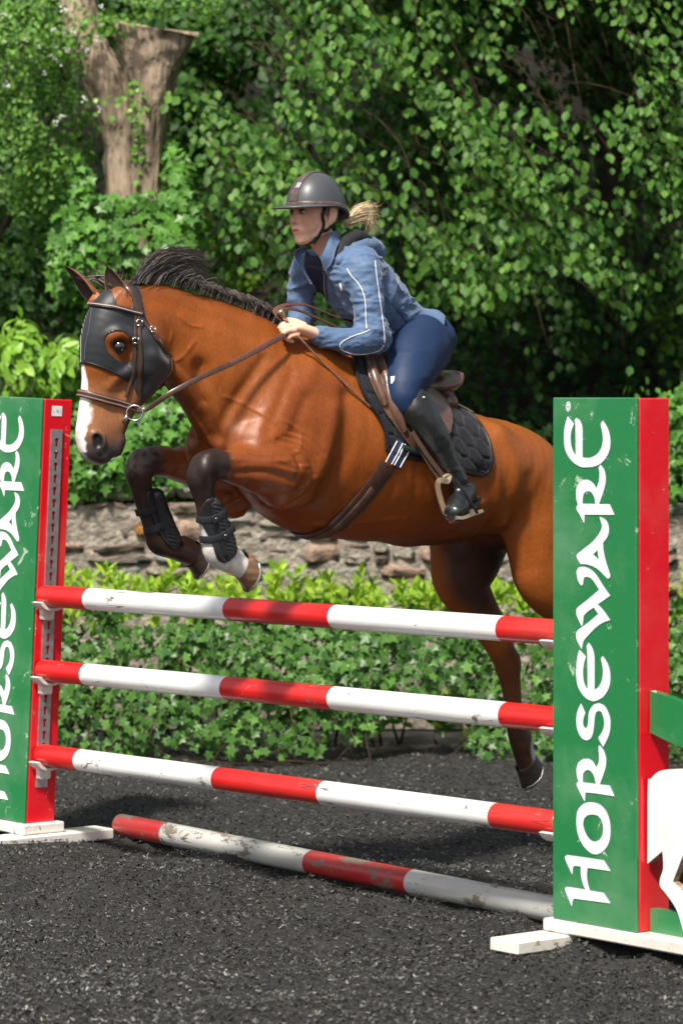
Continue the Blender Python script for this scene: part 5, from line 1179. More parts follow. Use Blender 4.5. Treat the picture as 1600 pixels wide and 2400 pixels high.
rein('rein_loop', lp([(280,610),(200,575),(150,530),(165,478),(220,445),(330,442),(480,482),(680,570),(850,648),(1000,720)], [.15,.145,.14,.135,.13,.12,.10,.07,.05,.03]), .020, M_braid, nrm=N(HF.v*.6+Z3*.65))
# ---- riding crop
crop = empty('riding_crop', tuple(clear(HF, 707, 797, .2)), 'slim brown riding crop held in the hand, pointing down across the shoulder of the horse', 'riding crop')
sh = [HF.P(668, 748, .165), HF.P(690, 775, .18), clear(HF, 708, 798, .20), clear(HF, 760, 853, .22), clear(HF, 820, 910, .25), clear(HF, 884, 968, .27)]
mb = MB(); P = crom(np.array(sh), 6); mb.tube(P, np.linspace(.0062, .0038, len(P)), 8); mb.build('shaft', mat('crop_shaft', (.22, .12, .09), .35, coat=.4, noise=(30, .3, 3)), crop, True)
mb = MB(); mb.tube([HF.P(655, 728, .155), HF.P(658, 732, .157), HF.P(664, 741, .16), HF.P(672, 753, .166)], [.014, .0135, .009, .007], 14); mb.build('knob', mat('brass_knob', (.55, .43, .25), .3, metal=.8), crop, True)
tb = [clear(HF, x, y, .27, .006) for x, y in ((878, 964), (897, 974), (914, 982))]; mb = MB(); mb.ribbon(crom(np.array(tb), 4), np.tile(N(HF.v+Z3*.2), (9, 1)), np.linspace(.020, .036, 9), .006); mb.build('tab', mat('tan_leather', (.19, .09, .06), .6, noise=(20, .3, 3)), crop, auto=50)
# ---- tendon boots
M_boot = mat('black_boot_shell', (.014, .015, .017), .42, .5, noise=(60, .15, 3), bump=(90, .2, .002)); M_strap = mat('black_elastic', (.022, .024, .030), .8, .2, bump=(300, .5, .002))
def tendon_boot(label, path, l, out, ridge, cat='tendon boot'):
    b = empty('tendon_boot', tuple(HF.P(path[2][0], path[2][1], l)), label, cat, 'black tendon boots on the front legs')
    s = Solid(HF, .0055); s.chain([(x, y, l+out*.008, r, rl) for x, y, r, rl in path], .01, sub=6); s.build(); mesh('inner_shell', s.W, s.Q, M_boot, b, True); return b, s
zz = lambda L: [(280+.31888*x, 980+.31888*y) for x, y in L]
b1, s1 = tendon_boot('black open front tendon boot on the near foreleg with the white sock', [(494, 1182, .034, .050), (505, 1215, .042, .048), (518, 1250, .050, .048), (528, 1288, .048, .050)], .164, 1, None)
rib = lambda x, y: 1.0-.65*(np.sin((y*.95-x*.25)*.75*1.0) > .25)*((np.abs(x-(498+(y-1170)*.30+10)) < 10))
patch_obj('strike_plate', zz([(690,580),(640,600),(607,650),(600,720),(620,790),(650,850),(680,920),(700,990),(725,1040),(765,1062),(805,1045),(835,1000),(848,940),(838,880),(812,810),(785,740),(762,670),(735,620)]), .004, .007, M_boot, b1, surf=Surf(s1, S), step=2., relief=rib, edge=3, smooth=3)
b2, s2 = tendon_boot('black open front tendon boot on the off foreleg, further from the camera', [(364, 1162, .033, .047), (375, 1200, .040, .045), (388, 1237, .044, .046), (398, 1268, .044, .048)], -.176, 1, None)
patch_obj('strike_plate', zz([(235,515),(205,545),(198,600),(215,660),(240,730),(270,810),(310,880),(350,930),(400,962),(435,950),(446,900),(430,840),(395,770),(355,700),(320,630),(285,560)]), .004, .006, M_boot, b2, surf=Surf(s2, S), step=2., relief=lambda x, y: 1.0-.65*(np.sin((y*.9-x*.3)*.8) > .3)*((np.abs(x-404) < 9) & (y > 1235)), edge=3, smooth=3)
S1 = Surf(s1, S); S2 = Surf(s2, S)
for (bx, SS, pts) in ((b1, S1, [[(560,720),(600,745),(660,745),(720,725),(765,690)], [(600,885),(650,890),(720,880),(780,850),(825,810)]]), (b2, S2, [[(140,690),(180,690),(240,672),(275,660)], [(195,830),(230,825),(290,800),(325,780)]])):
    for p in pts:
        e = strap('boot_strap', zz(p), .030, .004, M_strap, bx, off=.010, surf=SS, step=3.)
        if bx is b1:
            x, y = zz([p[3]])[0]; h, m_ = SS.px(x-3, y+1)
            mb = MB(); t1 = N(HF.P(x+8, y-5, .16)-HF.P(x-8, y+5, .16)); t2 = N(np.cross(t1, m_)); mb.box(h+m_*.016, t1, t2, m_, .018, .015, .0025, .002); k_ = mb.build('closure_tab', M_boot, bx)
            mb = MB(); mb.sphere(h+m_*.019, .004, 6); mb.build('stud', M_steel, k_, True)
# ---- saddle pad, saddle, girth
def quilt(x, y):                               # hexagon quilting
    X = (x-1000)*.92+(y-1000)*-.10; Y = (y-1000)*.92-(x-1000)*.62; a = 31.; best = np.full(x.shape, 1e9); sec = best.copy()
    for i in range(-12, 14):
        for j in range(-12, 12):
            cx_ = (i+.5*(j % 2))*a*1.0; cy_ = j*a*.866*1.1; d = np.hypot(X-cx_, Y-cy_); m = d < best; sec = np.where(m, best, np.minimum(sec, d)); best = np.where(m, d, best)
    e = np.clip((sec-best)/9., 0, 1); return .28+.72*np.sqrt(e)
pad = empty('saddle_pad', tuple(HF.P(1090, 1050, .28)), 'black saddle pad with hexagon quilting behind the boot of the rider', 'saddle pad')
padp = z3([(225,120),(232,200),(255,300),(300,425),(360,530),(425,630),(465,720),(478,790),(476,850),(500,872),(620,905),(770,940),(900,975),(1060,1018),(1150,1043),(1215,1032),(1246,960),(1243,880),(1205,755),(1135,650),(1045,565),(960,515),(880,440),(760,330),(600,220),(420,120)])
pd_ = patch_obj('pad_body', padp, .004, .014, M_pad, pad, HF, step=2.4, relief=quilt, edge=5, smooth=2)
strap('binding', z3([(232,180),(255,300),(300,425),(360,530),(425,630),(465,720),(478,790),(478,850)]), .016, .012, M_bind, pad, off=.008, fr=HF)
strap('binding', z3([(476,850),(500,876),(620,908),(770,943),(900,975),(1060,1018),(1150,1040),(1212,1028),(1240,960),(1238,880),(1200,755),(1130,652),(1042,570)]), .016, .012, M_bind, pad, off=.008, fr=HF)
sad = empty('saddle', tuple(HF.P(940, 900, .15)), 'brown leather jumping saddle with glossy knee rolls under the rider', 'saddle')
flap = z3([(305,150),(318,240),(335,340),(370,430),(420,530),(470,620),(530,700),(590,780),(660,860),(740,890),(830,880),(905,800),(938,720),(940,620),(905,540),(850,470),(780,420),(650,350),(560,250),(480,160)])
patch_obj('flap', flap, .024, .006, M_brown2, sad, HF, step=3.5, edge=4, smooth=4)
sq = Solid(HF, .009); sq.chain([(868, 850, 0, .035, .07), (900, 885, 0, .04, .11), (950, 905, 0, .045, .15), (1000, 905, 0, .05, .165), (1030, 893, 0, .038, .15), (1040, 876, 0, .018, .13)], .03); sq.build(); mesh('seat', sq.W, sq.Q, M_brown2, sad, True)
sq2 = Solid(HF, .009)
for l in (1, -1): sq2.raw([[*HF.loc(HF.P(1035+0*l, 925, .10))*np.array([1, l, 1]), .05, .05], [*HF.loc(HF.P(1052, 945, .17))*np.array([1, l, 1]), .04, .04]], .02)
sq2.build(); mesh('panel', sq2.W, sq2.Q, M_brown, sad, True)
for pts, rr in (([(395,190),(430,290),(470,400),(490,510),(530,610),(590,740)], .024), ([(335,200),(355,300),(390,400),(430,500),(450,560)], .017), ([(440,200),(475,300),(500,380)], .014)):
    P, nn = SURF.line(z3(pts), .030, 5, 4); P2, _ = mirror_pts(P, HF); mb = MB(); k = len(P); rad = rr*np.sin(np.linspace(.35, math.pi-.25, k))**.6; mb.tube(P, rad*1.25, 12); mb.build('knee_roll', M_brown2, sad, True); MB().tube(P2, rad*1.25, 12).build('knee_roll', M_brown2, sad, True)
mb = MB(); mb.ribbon(crom(np.array([HF.P(990, 922, .19), HF.P(1020, 934, .19), HF.P(1050, 936, .18), HF.P(1082, 953, .17), HF.P(1108, 967, .16)]), 6), np.tile(N(HF.v+Z3*.9), (25, 1)), .013, .004)
mb.build('billet_strap', mat('olive_strap', (.12, .10, .06), .6), sad, auto=50)
gi = empty('girth', tuple(HF.P(760, 1255, 0)), 'dark brown leather girth with navy and white elastic ends running under the belly', 'girth')
c0 = HF.P(781, 1130, 0); dn = N(HF.P(716, 1268, 0)-c0); P, nn = SURF.ring(c0, dn, HF.v, R=.62, a0=-107, a1=107, n=84, off=.004, smooth=4)
mb = MB(); mb.ribbon(P, nn, .082, .009); mb.build('girth_leather', M_brown, gi, auto=50)
mb = MB(); mb.ribbon(P[8:-8], nn[8:-8]*1+0, .030, .004); o_ = mb.build('raised_strip', M_brown2, gi, auto=50); 
for v in o_.data.vertices: pass
o_.data.transform(__import__('mathutils').Matrix.Identity(4))
q = P[8:-8]+nn[8:-8]*.0088; mb = MB(); mb.ribbon(q, nn[8:-8], .030, .005); me2 = mb; bpy.data.objects.remove(o_, do_unlink=True); mb.build('raised_strip', M_brown2, gi, auto=50)
el = z3([(520,965),(545,920),(570,875),(600,820)]); M_navy = mat('navy_elastic', (.018, .035, .10), .8, noise=(200, .3, 2)); eb = strap('elastic', el, .080, .007, M_navy, gi, off=.012, fr=HF)
for dx in (-58, -13, 6, 52):
    strap('white_stripe', [(x+dx*.3189*.96, y+dx*.3189*.38) for x, y in el], .006, .002, M_letter, eb, off=.0188, fr=HF)
for s_ in (1, -1):
    P_, n_ = SURF.line(z3([(578,842),(640,862),(700,882),(752,892)]), .026, 4, 2)
    if s_ < 0: P_ = mirror_pts(P_, HF)[0]; n_ = HF.wor(HF.loc(HF.O+n_)*np.array([1, -1, 1]))-HF.O
    mb = MB(); mb.ribbon(P_, n_, .022, .008); mb.build('girth_keeper', mat('dark_green_keeper', (.02, .035, .03), .4), gi, auto=50)
# stirrup
sl = mat('stirrup_leather_hide', (.07, .04, .025), .5, noise=(40, .3, 3)); Z7 = lambda L: [(940+.1403*x, 1020+.1403*y) for x, y in L]
def sp(L, ls): return [HF.P(x, y, l) for (x, y), l in zip(Z7(L), ls)]
def both(fn, name, m, par, **k):
    for s_ in (1, -1):
        mb = MB(); fn(mb, (lambda P: HF.wor(HF.loc(np.array(P))*np.array([1, s_, 1])))); mb.build(name, m, par, **k)
both(lambda mb, f: (mb.ribbon(f(crom(np.array(sp([(180,-60),(330,180),(500,430),(700,690)], [.36,.375,.385,.395])), 5)), np.tile(HF.v, (16, 1)), .022, .004),
                    mb.ribbon(f(crom(np.array(sp([(180,-60),(350,280),(480,500),(630,720)], [.352,.365,.375,.385])), 5)), np.tile(HF.v, (16, 1)), .022, .004)), 'stirrup_leather', sl, sad, auto=50)
M_gold = mat('champagne_alloy', (.50, .38, .25), .32, metal=.75)
def iron(mb, f):
    bent = crom(np.array(sp([(800,690),(770,770),(690,760),(625,770),(610,870),(640,1020),(690,1180),(740,1300),(800,1390)], [.40,.40,.395,.39,.385,.385,.39,.395,.40])), 5)
    mb.ribbon(f(bent), np.tile(HF.u*.6+HF.v*.8, (len(bent), 1)), .026, .012)
    top = crom(np.array(sp([(690,710),(770,670),(820,700),(800,760)], [.395,.40,.405,.405])), 4); mb.tube(f(top), .009, 10)
    tr = np.array(sp([(790,1440),(900,1440),(1050,1385),(1190,1335)], [.43,.43,.41,.38])); mb.ribbon(f(crom(tr, 5)), np.tile(HF.v*.9+Z3*.3, (16, 1)), .020, .055)
    tr2 = np.array(sp([(1130,1300),(1210,1270)], [.45,.44])); mb.tube(f(crom(tr2, 2)), .012, 8)
both(iron, 'stirrup_iron', M_gold, sad, auto=45)
both(lambda mb, f: mb.ribbon(f(crom(np.array(sp([(905,750),(1010,900),(1110,1060),(1190,1190),(1260,1300)], [.44,.46,.47,.475,.47])), 5)), np.tile(HF.v, (21, 1)), .011, .008), 'stirrup_outer_branch', M_bind, sad, auto=45)
# ================================================================== THE RIDER
rid = empty('person', tuple(HF.P(985, 905, 0)), 'rider in blue jacket, navy breeches, black boots and helmet, leaning forward over the horse', 'person')
RF = Frame(HF.P(734, 488, 0), 46)
def hd_(x, y, z): return HF.loc(RF.O+RF.u*x+RF.v*y+RF.w*z)
LATR = [RF.v@HF.u, RF.v@HF.v, 0]
def L_(pts): return [list(HF.loc(HF.P(q[0], q[1], q[2])))+[q[3], q[4] if len(q) > 4 else q[3]] for q in pts]
def flip(W): return [[w[0], -w[1], *w[2:]] for w in W]
TORSO = [(950, 795, 0, .135, .165), (915, 757, 0, .132, .155), (872, 705, 0, .135, .175), (832, 655, 0, .120, .180), (808, 622, 0, .085, .12)]
NARM = [(850, 640, .185, .078), (858, 680, .205, .070), (864, 730, .225, .063), (872, 785, .235, .060)]
NFOR = [(872, 788, .235, .062), (830, 800, .22, .056), (785, 797, .20, .047), (745, 786, .18, .041)]
FARM = [(722, 638, -.185, .072), (708, 672, -.21, .062), (704, 708, -.22, .056), (712, 742, -.22, .054)]
FFOR = [(712, 742, -.22, .052), (695, 762, -.19, .048), (672, 785, -.15, .040)]
THIGH = [(985, 812, .12, .140, .12), (968, 845, .20, .125, .11), (953, 885, .265, .100, .095), (943, 922, .30, .073, .075), (948, 945, .31, .062, .065)]
CALF = [(948, 935, .31, .060), (975, 965, .335, .066), (1003, 1005, .35, .066), (1030, 1050, .36, .055), (1052, 1092, .37, .044), (1070, 1125, .375, .043)]
FOOT = [(1090, 1150, .37, .038), (1085, 1160, .38, .042), (1078, 1172, .40, .044), (1068, 1190, .425, .038, .046), (1062, 1200, .44, .030, .044)]
B = Solid(HF, .0052)
hr = lambda W, k=.012, neg=False: B.raw([list(hd_(*w[:3]))+[w[3], w[4] if len(w) > 4 else w[3]] for w in W], k, LATR, neg=neg)
hr([(-.035, 0, .03, .098, .080), (.0, 0, .035, .102, .080)], .02)
hr([(.030, 0, -.03, .072, .064), (.048, 0, -.062, .056, .052), (.060, 0, -.100, .040, .038), (.070, 0, -.128, .022, .024)], .025)
for l in (1, -1):
    hr([(-.02, l*.060, -.06, .020), (.01, l*.052, -.10, .020), (.055, l*.022, -.132, .016)], .03)
    hr([(.066, l*.036, -.050, .026), (.058, l*.040, -.075, .024)], .025)
    hr([(.084, l*.034, .002, .014), (.094, l*.014, .000, .014)], .015)
    hr([(.104, l*.031, -.020, .0115)], .012, neg=True)
    hr([(.086, l*.031, -.021, .0150)], .006)
    hr([(.108, l*.0105, -.064, .0075)], .007)
    hr([(-.034, l*.086, -.008, .024, .010), (-.026, l*.088, -.038, .022, .010), (-.017, l*.082, -.060, .014, .008)], .006)
    hr([(-.026, l*.101, -.014, .010, .010), (-.022, l*.101, -.036, .010, .010)], .004, neg=True)
hr([(.094, 0, -.008, .0085), (.107, 0, -.035, .0095), (.1165, 0, -.054, .0105)], .012); hr([(.109, 0, -.064, .006, .011)], .008)
hr([(.088, 0, -.096, .018, .028)], .014)
hr([(.1035, 0, -.0905, .0050, .022)], .006); hr([(.1010, 0, -.1025, .0058, .019)], .006); hr([(.1105, 0, -.0965, .0020, .022)], .004, neg=True)
hr([(.074, 0, -.135, .020, .022)], .015)
B.raw([list(hd_(-.02, 0, -.07))+[.062, .056], list(hd_(-.055, 0, -.13))+[.056, .054]]+L_([(805, 618, 0, .066, .068)]), .03)
inner = lambda W, f: [[*w[:3], w[3]*f, w[4]*f] for w in W]
B.raw(inner(L_(TORSO), .8), .03)
for A in (NARM, NFOR, FARM, FFOR): B.raw(inner(L_(A), .62), .02)
for W in (THIGH, CALF, FOOT):
    B.raw(inner(L_(W), .72), .02); B.raw(flip(inner(L_(W), .72)), .02)
# hands: palm, four bent fingers of unequal length, thumb
def hand(pts_palm, fingers, thumb):
    B.raw(L_(pts_palm), .012)
    for f in fingers+[thumb]: B.raw(L_(f), .0035, sub=3)
hand([(745, 786, .18, .026, .032), (722, 777, .176, .026, .034), (700, 770, .172, .024, .036), (688, 768, .170, .019, .034)],
     [[(694, 757, .165, .0120), (675, 756, .158, .0115), (662, 760, .150, .0100), (655, 768, .142, .0085)],
      [(690, 764, .178, .0125), (670, 765, .172, .0122), (660, 773, .160, .0105), (662, 783, .150, .0095)],
      [(690, 774, .186, .0125), (671, 776, .184, .0120), (664, 785, .172, .0105), (672, 792, .162, .0095)],
      [(697, 784, .186, .0118), (680, 788, .184, .0110), (676, 796, .174, .0098), (685, 800, .166, .0088)]],
     [(712, 762, .155, .0140), (690, 753, .140, .0130), (672, 750, .135, .0110), (662, 752, .136, .0090)])
hand([(672, 785, -.15, .026, .032), (655, 790, -.12, .024, .034)],
     [[(650, 782, -.115, .0110), (636, 786, -.105, .0105), (632, 796, -.095, .0095)], [(650, 790, -.105, .0115), (636, 795, -.095, .0105), (634, 805, -.088, .0095)],
      [(652, 797, -.100, .0110), (640, 803, -.09, .0100), (640, 812, -.085, .0090)], [(655, 803, -.098, .0100), (645, 810, -.09, .0092), (647, 818, -.086, .0085)]],
     [(660, 780, -.115, .0130), (645, 775, -.10, .0115), (636, 777, -.09, .0095)])
B.build()
hl = RF.loc(B.W); nb = len(B.W); cc = np.tile([.87, .50, .345], (nb, 1)); cc = cc*(1+.06*fbm(B.W*22, 2)[:, None])
def dab(p, R, col, k=1., sc=(1, 1, 1)):
    global cc
    d = np.linalg.norm((hl-np.array(p))*np.array(sc), axis=1); cc = mixc(cc, col, np.clip((R-d)/(R*.45)+.0, 0, 1)*k)
for l in (1, -1):
    dab((.080, l*.045, -.055), .042, (.62, .24, .17), .5); dab((.093, l*.031, -.019), .024, (.30, .15, .10), .55, (1, .8, 1.3))
    dab((.100, l*.031, .007), .019, (.11, .06, .035), .95, (1, .62, 2.4)); dab((.101, l*.031, -.0105), .016, (.02, .014, .012), 1., (1, .66, 3.0)); dab((.101, l*.031, -.029), .014, (.25, .12, .08), .6, (1, .7, 3.0))
    dab((.115, l*.009, -.066), .006, (.20, .07, .05), .9)
dab((.108, 0, -.0970), .019, (.55, .14, .13), 1, (.6, .72, 2.2)); dab((.115, 0, -.0965), .017, (.20, .04, .04), .9, (.5, .8, 9)); dab((.116, 0, -.055), .018, (.62, .25, .18), .5)
M_skin = mat('skin', rough=.5, spec=.4, vcol=True, noise=(60, .05, 3)); M_skin.node_tree.nodes['Principled BSDF'].inputs['Subsurface Weight'].default_value = .12
M_skin.node_tree.nodes['Principled BSDF'].inputs['Subsurface Radius'].default_value = (.02, .007, .004); M_skin.node_tree.nodes['Principled BSDF'].inputs['Subsurface Scale'].default_value = .6
mesh('body', B.W, B.Q, M_skin, rid, True, col=np.clip(cc, .01, .95))
rf = lambda x, y, z: RF.O+RF.u*x+RF.v*y+RF.w*z
for l in (1, -1):
    mb = MB(); mb.sphere(rf(.0885, l*.031, -.0195), (.0145, .0150, .0092), 10, [RF.u, RF.v, RF.w]); e = mb.build('eye', mat('eye_white', (.55, .52, .5), .2), rid, True)
    mb = MB(); mb.sphere(rf(.0985, l*.0295, -.0195), (.0055, .0082, .0080), 8, [RF.u, RF.v, RF.w]); mb.build('iris', mat('iris', (.03, .02, .015), .08, coat=1.), e, True)
# ---- clothing
def folds(s, amp, fx, seedv=0., aniso=(1, 1, 1), nrm_scale=1.):
    """cloth wrinkles pushed into the mesh itself"""
    p = s.V*np.array(aniso)*fx+seedv; w = 1-np.abs(vnoise(p+.8*np.stack([vnoise(p*.6+3), vnoise(p*.6+7), vnoise(p*.6+11)], -1))); w2 = 1-np.abs(vnoise(p*2.1+5))
    return s.W+s.nrm*((w**2.2-.45)*amp+(w2**2.2-.45)*amp*.35)[:, None]
M_jack = mat('blue_softshell', (.085, .142, .255), .62, .35, noise=(9, .08, 3), bump=(26, .35, .012, (1, 1, 1.6)), sheen=.25)
M_jack2 = mat('blue_softshell_panel', (.075, .125, .225), .6, .35, noise=(9, .08, 3), bump=(26, .35, .012), sheen=.25)
J = Solid(HF, .006)
J.raw(L_(TORSO), .03); J.raw(L_([(850, 632, .165, .085, .075), (808, 620, .07, .085, .08)]), .04); J.raw(L_([(722, 636, -.165, .080, .07), (770, 618, -.07, .082, .08)]), .04)
J.raw(L_([(842, 650, .12, .12, .09), (865, 690, .12, .125, .09)]), .05)
for A in (NARM, NFOR): J.raw(L_(A), .022)
for A in (FARM, FFOR): J.raw(L_(A), .022)
J.raw(L_([(985, 790, 0, .125, .18), (950, 795, 0, .14, .172)]), .03)
J.raw(L_([(870, 772, .236, .066, .06), (885, 792, .236, .06, .055)]), .02)
J.raw(L_([(1104, 768, .12, .125, .4), (1086, 800, .17, .118, .4), (1050, 846, .19, .100, .4), (985, 880, .2, .10, .4), (925, 900, .2, .09, .4), (880, 903, .2, .075, .4)]), .008, neg=True)   # the hem, cut above the seat
J.raw([list(hd_(-.055, 0, -.13))+[.058, .056]]+L_([(785, 600, 0, .06, .06)]), .006, neg=True)
J.build(); relax(J, 2); J.W = folds(J, .011, 13., 2., (1.0, .8, 2.0)); jk = mesh('jacket', J.W, J.Q, M_jack, rid, True)
SJ = Surf(J)
z2 = lambda L: [(600+.31888*x, 380+.31888*y) for x, y in L]; z6 = lambda L: [(620+.19133*x, 640+.19133*y) for x, y in L]; z5 = lambda L: [(630+.17857*x, 390+.17857*y) for x, y in L]
M_pip = mat('silver_piping', (.70, .72, .75), .4); M_dk = mat('dark_navy_zip_top', (.012, .016, .035), .7, noise=(20, .2, 3), bump=(30, .3, .006)); M_zip = mat('zip_metal', (.42, .43, .45), .35, metal=.6)
for nm, pts in (('piping', z6([(1010,-60),(1060,30),(1150,130),(1215,260),(1238,400),(1238,520),(1250,680)])), ('piping', z6([(1350,-150),(1365,0),(1385,150),(1410,330),(1440,560),(1465,760),(1470,850)])),
                ('piping', z6([(1290,695),(1190,740),(1100,765),(1000,810),(935,855),(915,895),(945,935),(1020,975),(1100,990),(1220,992),(1340,970),(1420,935),(1460,880)])),
                ('piping', z2([(940,1180),(1000,1240),(1060,1278)])), ('piping', z2([(945,1200),(1000,1255),(1035,1280)]))):
    strap(nm, pts, .0042, .0018, M_pip, jk, off=.0012, surf=SJ, step=3.)
strap('seam', z2([(945,990),(1010,1060),(1060,1110),(1110,1180),(1200,1205),(1240,1230)]), .004, .0015, mat('seam_thread', (.03, .05, .12), .8), jk, off=.001, surf=SJ)
vp = z5([(490,1105),(560,1180),(680,1168),(700,1250),(735,1360),(745,1480),(745,1600),(760,1760),(770,1830),(700,1740),(620,1620),(540,1480),(480,1360),(470,1250)])
pv = patch_obj('zip_top', vp, .002, .004, M_dk, rid, surf=SJ, step=2.5, edge=3)
strap('zip', z5([(325,1140),(370,1240),(430,1330),(500,1430),(570,1520),(650,1640),(730,1760),(775,1835)]), .007, .004, M_zip, jk, off=.002, surf=SJ, step=3.)
strap('zip', z5([(672,1180),(710,1260),(735,1350),(740,1450),(742,1600),(762,1740),(800,1860),(840,1960),(880,2050)]), .007, .004, M_zip, jk, off=.004, surf=SJ, step=3.)
lg = z2([(615,890),(622,895),(630,920),(636,940),(630,948),(622,935),(616,915)]); patch_obj('chest_mark', lg, .002, .0015, M_letter, jk, surf=SJ, step=1.2, edge=1, corner=30)
# collar standing round the neck, hood lying behind it
def sheetobj(name, rows, thick, m, parent, sub=5):
    R = [crom(np.array(r_), sub) for r_ in rows]; R = np.array(R); R = np.array([crom(R[:, j], sub) for j in range(R.shape[1])]); a, b = R.shape[:2]; V = R.reshape(-1, 3)
    i, j = np.meshgrid(np.arange(a-1), np.arange(b-1), indexing='ij'); q = (i*b+j).ravel(); Q = np.stack([q, q+b, q+b+1, q+1], 1); nn = vnormals(V, Q); n_ = len(V)
    V2 = np.vstack([V+nn*thick/2, V-nn*thick/2]); Fc = [tuple(f) for f in Q]+[tuple(f[::-1]+n_) for f in Q]
    e = [(k, k+1) for k in range(b-1)]+[((a-1)*b+k+1, (a-1)*b+k) for k in range(b-1)]+[((k+1)*b, k*b) for k in range(a-1)]+[(k*b+b-1, (k+1)*b+b-1) for k in range(a-1)]
    Fc += [(x, x+n_, y+n_, y) for x, y in e]; return mesh(name, V2, Fc, m, parent, True)
cr_ = lambda L: [HF.P(x, y, l) for x, y, l in L]
c5 = lambda L: [(*z5([(x, y)])[0], l) for x, y, l in L]
sheetobj('collar', [cr_(c5([(740,1360,.075),(800,1300,.10),(850,1210,.115),(880,1080,.11),(930,980,.08),(960,960,.0),(900,1000,-.08)])),
                    cr_(c5([(700,1270,.075),(750,1200,.095),(800,1090,.10),(850,990,.095),(900,910,.06),(920,900,.0),(880,950,-.07)])),
                    cr_(c5([(670,1180,.07),(710,1110,.085),(770,980,.085),(815,870,.08),(880,845,.05),(905,850,.0),(860,900,-.065)]))], .005, M_jack2, jk)
sheetobj('collar', [cr_(c5([(560,1560,-.02),(500,1420,-.04),(440,1280,-.07),(420,1180,-.09),(500,1100,-.12)])),
                    cr_(c5([(560,1540,-.03),(440,1360,-.06),(380,1230,-.085),(370,1130,-.10),(470,1070,-.12)])),
                    cr_(c5([(540,1540,-.05),(390,1280,-.08),(330,1150,-.09),(380,1085,-.10),(450,1060,-.12)]))], .005, M_jack2, jk)
Hs = Solid(HF, .006)
Hs.raw(L_([(795, 612, .13, .020, .02), (815, 595, .115, .028, .026), (842, 580, .085, .034, .034), (868, 574, .03, .036, .04), (880, 582, -.02, .036, .04)]), .02)
Hs.raw(L_([(868, 578, .03, .032, .04), (882, 590, .0, .030, .04), (888, 600, -.01, .016, .03)]), .02)
Hs.build(); Hs.W = folds(Hs, .006, 18., 4.); mesh('hood', Hs.W, Hs.Q, M_jack, jk, True)
Hl = Solid(HF, .006); Hl.raw(L_([(792, 598, .11, .013, .02), (806, 575, .085, .030, .03), (828, 556, .05, .034, .05), (852, 560, .02, .022, .05)]), .02); Hl.build(); Hl.W = folds(Hl, .004, 20., 8.)
mesh('hood_lining', Hl.W, Hl.Q, mat('black_mesh_lining', (.010, .011, .014), .8, bump=(400, .4, .002)), jk, True)
M_bree = mat('navy_breeches', (.008, .025, .074), .6, .35, noise=(10, .08, 3), bump=(14, .2, .01))
K = Solid(HF, .0065); K.raw(L_([(1000, 795, 0, .11, .15), (985, 812, 0, .135, .16)]), .03)
for W in (L_(THIGH), flip(L_(THIGH))): K.raw(W, .03)
K.build(); relax(K, 6); K.W = folds(K, .0035, 9., 6.); bz_ = mesh('breeches', K.W, K.Q, M_bree, rid, True); SK = Surf(K)
patch_obj('knee_mark', z3([(518,322),(550,318),(545,345),(528,375),(519,372)]), .001, .0012, M_letter, bz_, surf=SK, step=1.5, edge=1)
M_lb = mat('black_boot_leather', (.012, .014, .014), .32, .55, noise=(12, .2, 3), bump=(16, .35, .008), coat=.25)
for s_ in (1, -1):
    f = (lambda W: W) if s_ == 1 else flip
    Bt = Solid(HF, .0058); Cf = [[*w[:3], w[3]+.004, w[4]+.004] for w in L_([(968, 945, .325, .058, .06)]+CALF[1:])]
    Bt.raw(f(Cf), .02); Bt.raw(f(L_([(975, 918, .33, .020, .035), (984, 935, .335, .030, .045), (995, 965, .335, .045, .05)])), .03)
    Bt.raw(f([[*w[:3], w[3]+.004, w[4]+.004] for w in L_(FOOT)]), .02); Bt.raw(f(L_([(1108, 1168, .36, .022), (1092, 1155, .37, .034)])), .02)
    Bt.build(); relax(Bt, 3); Bt.W = folds(Bt, .0030, 16., 1.+s_); b_ = mesh('riding_boot', Bt.W, Bt.Q, M_lb, rid, True)
    if s_ == 1:
        SB = Surf(Bt); strap('boot_seam', Z7([(720,525),(830,490),(900,640),(980,780),(1080,840),(1140,850)]), .003, .0015, M_bind, b_, off=.001, surf=SB, step=3.)
        h, m_ = SB.px(993, 932); mb = MB(); mb.sphere(h, .008, 6); q_ = mb.build('boot_badge', M_steel, b_, True)
    fw = f(L_([(1114, 1172, .352, .016)]))[0]; sole = [HF.wor(np.array(w[:3])) for w in f(L_([(1112, 1178, .36, 0), (1100, 1186, .385, 0), (1082, 1200, .41, 0), (1064, 1214, .44, 0), (1056, 1217, .455, 0)]))]
    mb = MB(); mb.ribbon(crom(np.array(sole), 4), np.tile(N(Z3*.8-HF.u*.5), (17, 1)), [.05]*4+[.066]*6+[.085]*5+[.07, .05], -.010 if False else .012); mb.build('sole', M_bind, b_, auto=40)
    mb = MB(); mb.box(HF.wor(np.array(fw[:3])), N(Z3-HF.u*.3), HF.v, N(HF.u+Z3*.3), .018, .024, .012, .004); mb.build('heel', M_bind, b_)
